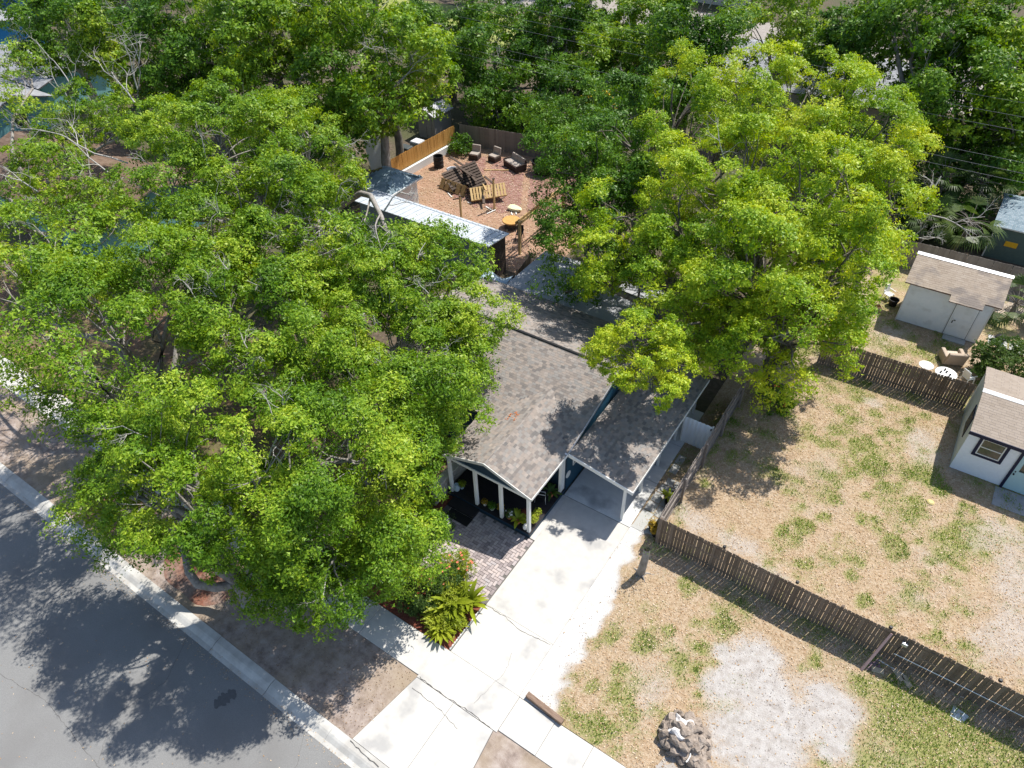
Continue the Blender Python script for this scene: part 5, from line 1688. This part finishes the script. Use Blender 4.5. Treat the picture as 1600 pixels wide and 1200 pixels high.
# stone mound with metal hoop
rk = thing('rock_mound', 'round mound of stones with white top in the front yard', 'rocks', (-.62, 10.75, 0))
rs = random.Random(4)
cx, cy = -.7, 10.75
MB().rock((cx, cy, .2), (.66, .6, .45), 99).build('stone', stone_m, rk)
lime_m = pm('whitewashed_stone', [(.30, .27, .25), (.60, .58, .57), (.66, .65, .64)], scale=5, rough=.9, bump=.5)
k = 0
for ring, (rad, n, z, s) in enumerate(((.74, 14, .12, .20), (.66, 13, .34, .19), (.50, 10, .50, .18), (.30, 6, .60, .19), (.08, 2, .64, .2))):
    for i in range(n):
        a = 6.283 * i / n + ring * .3
        x, y = cx + rad * math.cos(a), cy + rad * math.sin(a) * .9
        white = ring >= 2 and (x < cx - .08) and rs.random() < .7
        MB().rock((x, y, z + rs.uniform(-.03, .03)), (s * rs.uniform(.85, 1.25), s * rs.uniform(.8, 1.15), s * rs.uniform(.7, 1.0)), k).build('stone', lime_m if white else stone_m, rk)
        k += 1
for i in range(9):
    MB().rock((cx + .75 + rs.uniform(-.35, .4), cy - .55 + rs.uniform(-.3, .3), .12 + rs.uniform(0, .2)), (.2 * rs.uniform(.8, 1.4), .18, .14), 60 + i).build('stone', stone_m, rk)
pts = [(cx - .25 + .62 * math.cos(a), cy - .62 + .55 * math.sin(a), .42) for a in [R(150) - R(170) * i / 14 for i in range(15)]]
MB().tube(pts, .022, 6).build('metal_hoop', white_p, rk)
structure(MB().poly(blob(cx - .35, cy - .55, 1.0, .8, seed=5, z=.045)).build('mound_apron', pm('grey_soil', [(.30, .27, .24), (.42, .39, .36)], scale=6)))

# small things along the picket fence
o = thing('leaning_board', 'long pale pink board leaning on the picket fence', 'board', (3.75, 16.8, 0))
MB().prism([(3.6, 16.45, .02), (3.68, 16.42, .02), (4.02, 17.38, 1.62), (3.96, 17.38, 1.62)], (.02, -.02, .01)).build('board', plain('pink_paint', (.55, .36, .32)), o)
o = thing('cover_plate', 'mauve square plate lying at the foot of the picket fence', 'plate', (3.95, 16.9, .03), R(25))
MB().box((0, 0, .02), (.55, .5, .03), bevel=.01).build('plate', plain('mauve', (.26, .17, .20)), o, local=True)
for i, (lab, px, py, a) in enumerate((('tan brick lying nearest the mauve plate', 1370, 1049, .3), ('tan brick lying by the white pipe end', 1403, 1057, -.7), ('pale tan brick lying apart in the fence shade', 1415, 1066, -.8))):
    c = G(px, py)
    o = MB().box((0, 0, .05), (.42, .2, .1), bevel=.01).build('brick_block', plain('tan_block2', (.45, .38, .26)))
    o.location = (c.x, c.y, .02)
    o.rotation_euler[2] = a
    tag(o, lab, 'brick', 'tan bricks by the picket fence')
c = G(1497, 1118)
o = MB().slab([(-.28, -.2, .05), (.15, -.24, .03), (.3, .12, .06), (-.2, .24, .04)], .015).build('paper_sheet', plain('pale_paper', (.55, .60, .62)))
o.location = (c.x, c.y, .03)
tag(o, 'crumpled pale sheet lying in the grass below the picket fence', 'paper')
o = thing('conduit', 'thin white pipe fixed along the picket fence on the right', 'pipe', (6.4, 17.36, .65))
MB().tube([(4.4, 17.365, .62), (6.5, 17.36, .66), (9.5, 17.33, .72)], .018, 6).build('pipe', white_p, o)
o = thing('ground_pipe', 'short white pipe lying at the foot of the picket fence', 'pipe', (4.5, 17.2, .05))
MB().tube([(4.1, 17.2, .06), (5.0, 17.12, .05)], .02, 6).build('pipe', white_p, o)
fl = thing('flood_light', 'silver flood light box mounted on the picket fence', 'lamp', (4.5, 17.36, 1.35))
MB().box((4.5, 17.34, 1.42), (.2, .12, .16), bevel=.02).build('housing', metal_m, fl)
MB().tube([(4.45, 17.37, 1.32), (4.42, 17.37, .95), (4.40, 17.37, .62)], .014, 6).build('cable', black_m, fl)

# armchair, tables and clutter by the shed
ac = thing('armchair', 'beige armchair standing outdoors in front of the white shed', 'armchair', (3.4, 36.75, .02), R(205))
MB().box((0, 0, .22), (.62, .75, .34), bevel=.04, seg=2).build('seat_base', beige_f, ac, local=True)
MB().box((0, -.02, .42), (.56, .6, .14), bevel=.05, seg=2).build('seat_cushion', plain('pale_cushion', (.55, .47, .38), rough=.95), ac, local=True)
MB().box((0, .42, .50), (1.0, .2, .85), rot=Matrix.Rotation(R(-12), 4, 'X'), bevel=.06, seg=2).build('backrest', beige_f, ac, local=True)
for s in (-1, 1):
    MB().box((s * .44, -.02, .33), (.22, .85, .56), bevel=.06, seg=2).build('armrest', beige_f, ac, local=True)
for (lab, x, y, r) in (('smaller round white table left of the armchair', 2.33, 34.75, .36), ('larger round white table with small cups, behind the fence', 3.30, 34.6, .52)):
    o = thing('round_table', lab, 'table', (x, y, .02))
    MB().lathe([(r - .03, .66), (r, .67), (r, .70), (r - .02, .71)], 26).build('table_top', white_p, o, local=True)
    for k in range(4):
        a = k * 1.5708 + .6
        MB().tube([(math.cos(a) * r * .5, math.sin(a) * r * .5, .66), (math.cos(a) * r * .75, math.sin(a) * r * .75, 0)], .022, 6).build('leg', white_p, o, local=True)
for i, (dx, dy) in enumerate(((-.25, -.1), (0, .05), (.18, -.12), (-.1, .2))):
    o = thing('cup', 'small dark cup standing on the larger white table', 'cup', (3.30 + dx, 34.6 + dy, .732), 0, 'cups on the white table')
    MB().lathe([(.03, 0), (.045, .1), (.05, .1), (.04, .02)], 10).build('body', black_m, o, local=True)


def plastic_chair(lab, x, y, rz, mat, tip=0.0):
    o = thing('plastic_chair', lab, 'chair', (x, y, .02), rz)
    MB().box((0, 0, .42), (.46, .46, .04), bevel=.012).build('seat', mat, o, local=True)
    MB().box((0, .23, .68), (.46, .04, .5), rot=Matrix.Rotation(R(-10), 4, 'X'), bevel=.012).build('backrest', mat, o, local=True)
    for sx in (-1, 1):
        for sy in (-1, 1):
            MB().tube([(sx * .2, sy * .2, .41), (sx * .24, sy * .24, 0)], .024, 6).build('leg', mat, o, local=True)
        MB().box((sx * .25, 0, .62), (.05, .46, .03), bevel=.008).build('armrest', mat, o, local=True)
    return o


plastic_chair('white plastic chair with dark items beside the big shrub', 4.35, 35.3, R(140), white_p)
plastic_chair('white plastic chair at the left end of the white shed', -.75, 40.9, R(60), white_p)
o = thing('pot', 'black pot standing against the left end of the shed', 'pot', (-.35, 40.4, 0))
MB().lathe([(.2, 0), (.27, .45), (.29, .45), (.29, .5), (.25, .5), (.18, .05)], 14).build('body', black_m, o, local=True)
for i, (x, y) in enumerate(((5.3, 39.9), (6.35, 39.75))):
    o = thing('stepping_slab', ('left', 'right')[i] + ' pale square slab lying beside the white shed', 'slab', (x, y, .03), R(4))
    MB().box((0, 0, .02), (.95, .95, .07), bevel=.01).build('slab', slabm, o, local=True)
o = thing('grill', 'black grill lying on the pale slab beside the shed', 'grill', (5.35, 39.95, .1))
MB().lathe([(.12, 0), (.26, .12), (.3, .22), (.26, .3), (.1, .36)], 14).build('bowl', black_m, o, local=True)
for k in range(3):
    MB().tube([(.2 * math.cos(k * 2.1), .2 * math.sin(k * 2.1), .1), (.3 * math.cos(k * 2.1), .3 * math.sin(k * 2.1), -.04)], .015, 5).build('leg', metal_m, o, local=True)
o = thing('yellow_bowl', 'small yellow bowl lying in the bare yard near the cottage', 'bowl', (*G(1453, 786).xy, .03))
MB().lathe([(.14, 0), (.16, .05), (.1, .09)], 14).build('body', plain('straw_yellow', (.55, .46, .2)), o, local=True)
o = thing('cardboard_box', 'tan open cardboard box under the yellow tree by the shed', 'box', (*G(1366, 487).xy, .02), R(30))
for (c, s) in (((0, -.2, .2), (.5, .02, .4)), ((0, .2, .2), (.5, .02, .4)), ((-.25, 0, .2), (.02, .38, .4)), ((.25, 0, .2), (.02, .38, .4))):
    MB().box(c, s).build('side', plain('cardboard', (.42, .30, .18)), o, local=True)

# ------------------------------------------------------------------ the back yard on the left
def plank_thing(lab, p, L_, wd, th, rz, tilt, mat, cat='plank', group='planks of the lumber pile'):
    o = MB().box((0, 0, 0), (L_, wd, th), bevel=.004).build('plank', mat)
    o.location = p
    o.rotation_euler = (0, tilt, rz)
    tag(o, lab, cat, group)
    return o


def pallet(lab, p, L_, W_, rot, mat, n=9):
    o = thing('pallet', lab, 'pallet', p, 0, 'wooden pallets of the lumber pile')
    o.rotation_euler = rot
    sm_ = MB().box((0, 0, 0), (L_ / n * .68, W_, .022)).mesh('slat')
    for z in (.06, -.06):
        for i in range(n):
            addobj('slat', sm_, mat, o, (-L_ / 2 + (i + .5) * L_ / n, 0, z))
    for y in (-W_ / 2 + .04, 0, W_ / 2 - .04):
        MB().box((0, y, 0), (L_, .05, .095)).build('stringer', mat, o, local=True)
    return o


pallet('pale slatted frame propped up at the front of the lumber pile', (-28.5, 38.6, .62), 2.7, 1.15, (R(26), R(-6), R(40)), wood_y, 12)
pallet('yellow framed pallet box at the left of the lumber pile', (-31.5, 38.2, .4), 2.6, .8, (R(60), 0, R(-4)), wood_y, 5)
pallet('dark panel of boards lying across the lumber pile', (-30.6, 39.6, 1.0), 3.2, 1.3, (R(14), R(8), R(-38)), wood_d, 9)
pallet('dark broken panel lying behind the yellow pallet box', (-31.8, 38.9, .7), 2.2, 1.4, (R(12), R(14), R(-30)), wood_d, 7)
rs = random.Random(12)
for i in range(12):
    plank_thing('loose dark plank lying on the lumber pile', (-30.2 + rs.uniform(-2, 1.6), 39.6 + rs.uniform(-1.2, 1.5), .25 + .1 * i), rs.uniform(1.8, 3.4), .18, .05, R(rs.uniform(-55, -15)), R(rs.uniform(-14, 14)), wood_d)
for i in range(5):
    plank_thing('loose yellow plank lying on the lumber pile', (-29.4 + rs.uniform(-1.6, 1.6), 39.6 + rs.uniform(-1.0, 1.6), .5 + .15 * i), rs.uniform(1.4, 2.6), .10, .06, R(rs.uniform(-60, 20)), R(rs.uniform(-10, 10)), wood_y, group='pale planks of the lumber pile')
for i in range(12):
    plank_thing('short scrap of wood lying around the lumber pile', (-28.5 + rs.uniform(-3, 3.2), 38.0 + rs.uniform(-1.2, 1.2), .06), rs.uniform(.3, .9), .08, .04, R(rs.uniform(0, 180)), 0, wood_d if i % 2 else offwhite, 'scrap', 'scraps around the lumber pile')
# pergola frame and lone posts
pe = thing('pergola', 'yellow wooden pergola beam on a tall post in the back yard', 'pergola', (-22.3, 33.6, 0))
MB().b2(-22.4, -22.24, 33.4, 33.56, 0, 2.45).build('post', wood_y, pe)
MB().b2(-22.4, -22.24, 39.0, 39.16, 0, 2.45).build('post', wood_y, pe)
MB().b2(-22.47, -22.41, 33.2, 39.3, 2.3, 2.5).build('beam', wood_y, pe)
MB().b2(-22.23, -22.17, 33.2, 39.3, 2.3, 2.5).build('beam', wood_y, pe)
for (lab, x, y, h) in (('lone wooden post standing in front of the lumber pile', -27.24, 38.79 - 1.2, 2.4), ('short wooden post behind the outbuilding roof', -28.0, 34.6, 2.2)):
    o = thing('post', lab, 'post', (x, y, 0))
    MB().b2(x - .06, x + .06, y - .06, y + .06, 0, h, bevel=.01).build('shaft', wood_y, o)
    MB().b2(x - .08, x + .08, y - .08, y + .08, h + .001, h + .05).build('cap', wood_d, o)
# seats
taupe = plain('taupe_cushion', (.36, .31, .27), rough=.95)
wick = plain('dark_wicker', (.05, .035, .03), rough=.9)
cs = thing('wicker_sofa', 'dark wicker loveseat with taupe cushions on the brick patio', 'sofa', (-29.7, 44.0, .03), R(-22))
MB().box((0, 0, .2), (1.9, .95, .36), bevel=.03).build('base', wick, cs, local=True)
for s in (-1, 1):
    MB().box((s * .43, -.03, .46), (.84, .82, .17), bevel=.05, seg=2).build('seat_cushion', taupe, cs, local=True)
    MB().box((s * .43, .36, .72), (.84, .18, .5), rot=Matrix.Rotation(R(-14), 4, 'X'), bevel=.05, seg=2).build('back_cushion', taupe, cs, local=True)
    MB().box((s * .93, 0, .42), (.1, .95, .4), bevel=.03).build('armrest', wick, cs, local=True)
MB().box((0, .48, .55), (1.9, .08, .6), bevel=.02).build('back_frame', wick, cs, local=True)
for (lab, x, y, a) in (('taupe cushioned chair at the back left of the brick patio', -33.5, 43.8, 12), ('taupe cushioned chair between the other chair and the sofa', -31.9, 44.3, -8)):
    o = thing('patio_chair', lab, 'chair', (x, y, .03), R(a))
    MB().box((0, 0, .2), (.8, .8, .36), bevel=.03).build('base', wick, o, local=True)
    MB().box((0, -.02, .45), (.72, .7, .15), bevel=.05, seg=2).build('seat_cushion', taupe, o, local=True)
    MB().box((0, .36, .72), (.74, .18, .62), rot=Matrix.Rotation(R(-12), 4, 'X'), bevel=.05, seg=2).build('back_cushion', taupe, o, local=True)
o = thing('black_tub', 'large black oval planter tub on the brick patio', 'tub', (-27.3, 44.3, .03))
MB().lathe([(.55, 0), (.68, .5), (.74, .95), (.78, .95), (.78, 1.0), (.7, 1.0), (.62, .3)], 24, sx=1.25, sy=.85).build('body', black_m, o, local=True)
o = thing('black_drum', 'black drum standing before the white block wall', 'drum', (-35.1, 41.0, .01))
MB().lathe([(.38, 0), (.4, .02), (.4, .3), (.42, .32), (.4, .34), (.4, .62), (.42, .64), (.4, .66), (.4, .95), (.36, .95), (.34, .6)], 20).build('body', black_m, o, local=True)
o = thing('metal_tub', 'grey metal tub lying left of the lumber pile', 'tub', (-33.4, 40.6, .01))
MB().lathe([(.35, 0), (.45, .4), (.48, .42), (.4, .4), (.3, .05)], 18).build('body', metal_m, o, local=True)
o = thing('spool_table', 'round orange wooden spool table on the red dirt', 'table', (-24.75, 36.1, .01))
MB().lathe([(.62, .5), (.64, .52), (.64, .58), (.62, .6)], 26).build('table_top', pm('orange_wood', [(.46, .24, .07), (.60, .36, .13)], scale=6), o, local=True)
MB().lathe([(.3, .06), (.28, .3), (.3, .49)], 16).build('drum', wood_d, o, local=True)
MB().lathe([(.5, 0), (.52, .02), (.5, .06)], 22).build('base', wood_d, o, local=True)
plastic_chair('black plastic chair beside the spool table and pergola post', -23.4, 35.1, R(20), black_m)
o = thing('tarp', 'pale blue crumpled tarp lying over the dark fence end', 'tarp', (-20.6, 28.3, 0))
V, F = [], []
for i in range(13):
    for j in range(9):
        u_, v_2 = i / 12, j / 8
        V.append((-1.0 + 2.0 * u_ + .12 * math.sin(6 * v_2), -.7 + 1.6 * v_2 + .1 * math.sin(7 * u_), 1.6 + .22 * math.sin(5 * u_ + 3 * v_2) + .15 * math.sin(11 * v_2 + 2 * u_) - .5 * abs(v_2 - .5)))
for i in range(12):
    for j in range(8):
        F.append((i * 9 + j, (i + 1) * 9 + j, (i + 1) * 9 + j + 1, i * 9 + j + 1))
tp_ = addobj('sheet', np_mesh('sheet', V, F, smooth=True), plain('blue_tarp', (.35, .46, .55), rough=.35, spec=.5), o)
tp_.modifiers.new('thick', 'SOLIDIFY').thickness = .01
o = thing('paper_bag', 'crumpled pale yellow bag on the brick patio by the lone post', 'bag', (-25.9, 38.3, .03))
MB().rock((0, 0, .14), (.55, .35, .14), 5).build('body', plain('pale_yellow', (.72, .66, .42)), o, local=True)
# behind the orange fence: covered machine, white sheet, blue sign
o = thing('covered_machine', 'grey covered appliance box just behind the orange fence', 'appliance', (-38.3, 42.3, 0))
MB().box((0, 0, .5), (1.0, .9, 1.0), bevel=.06, seg=2).build('cover', plain('grey_cover', (.32, .34, .36)), o, local=True)
MB().box((0, 0, 1.02), (.9, .8, .05), bevel=.02).build('lid', plain('white_lid', (.62, .64, .66)), o, local=True)
o = thing('covered_machine', 'dark covered grill left of the grey appliance', 'appliance', (-38.4, 40.9, 0))
MB().box((0, 0, .55), (1.1, .8, 1.05), bevel=.12, seg=2).build('cover', plain('dark_cover', (.06, .07, .07)), o, local=True)
o = thing('white_panel', 'tall white sheet leaning in the shade behind the orange fence', 'panel', (-39.4, 38.3, 0))
MB().box((-39.4, 38.3, 1.25), (.06, 1.3, 2.5), rot=Matrix.Rotation(R(-8), 4, 'Y') @ Matrix.Rotation(R(-25), 4, 'Z')).build('sheet', offwhite, o)
MB().box((-39.6, 38.35, .9), (.06, .06, 1.8)).build('prop', wood_d, o)
o = thing('blue_sign', 'small bright blue board on a pole behind the grey shed', 'sign', (-47.5, 55.5, 0))
MB().b2(-47.9, -47.0, 55.5, 55.56, 2.2, 3.6).build('board', blue, o)
MB().tube([(-47.45, 55.6, 0), (-47.45, 55.6, 3.6)], .05, 6).build('pole', metal_m, o)
# power lines
for i, (y, z, lab) in enumerate(((51.0, 7.4, 'lowest of the upper three power lines'), (51.6, 8.0, 'middle of the upper three power lines'), (52.2, 8.6, 'topmost power line above the palms'), (48.6, 5.4, 'lowest communication cable above the shed roof'), (48.9, 5.8, 'middle communication cable above the shed roof'), (49.2, 6.3, 'highest communication cable above the shed roof'))):
    pts = [(-40 + 10 * k, y, z + .9 * ((k - 5) / 5.0) ** 2) for k in range(12)]
    o = thing('power_line', lab, 'cable', (0, y, z))
    MB().tube([Vector(p) for p in pts], .010, 5).build('wire', plain('cable_grey', (.32, .32, .33)), o)
# marks on the road: an old oil drip and a sealed crack
om = MB()
for k in range(5):
    c = G(338 + k * 6, 1098 - k * 4)
    om.poly(blob(c.x, c.y, .16 + .05 * (k % 3), .13, n=22, amp=.3, seed=k + 40, z=-.0955 + .0004 * k))
structure(om.build('oil_stain', plain('oil_black', (.115, .115, .117), rough=.8)))

rd = bpy.data.objects['road']
crack([(-24, -1.2, 0), (-20.5, -.6, 0), (-16, -.9, 0), (-12.4, -.3, 0), (-8, -.6, 0)], rd, .010, -.0965, seed=21)
crack([(-18.2, 3.8, 0), (-17.4, 2.2, 0), (-17.9, .4, 0), (-16.9, -.8, 0)], rd, .008, -.0962, seed=22)
crack([(-11.8, 3.8, 0), (-11.2, 2.9, 0), (-11.5, 1.6, 0)], rd, .008, -.0962, seed=23)
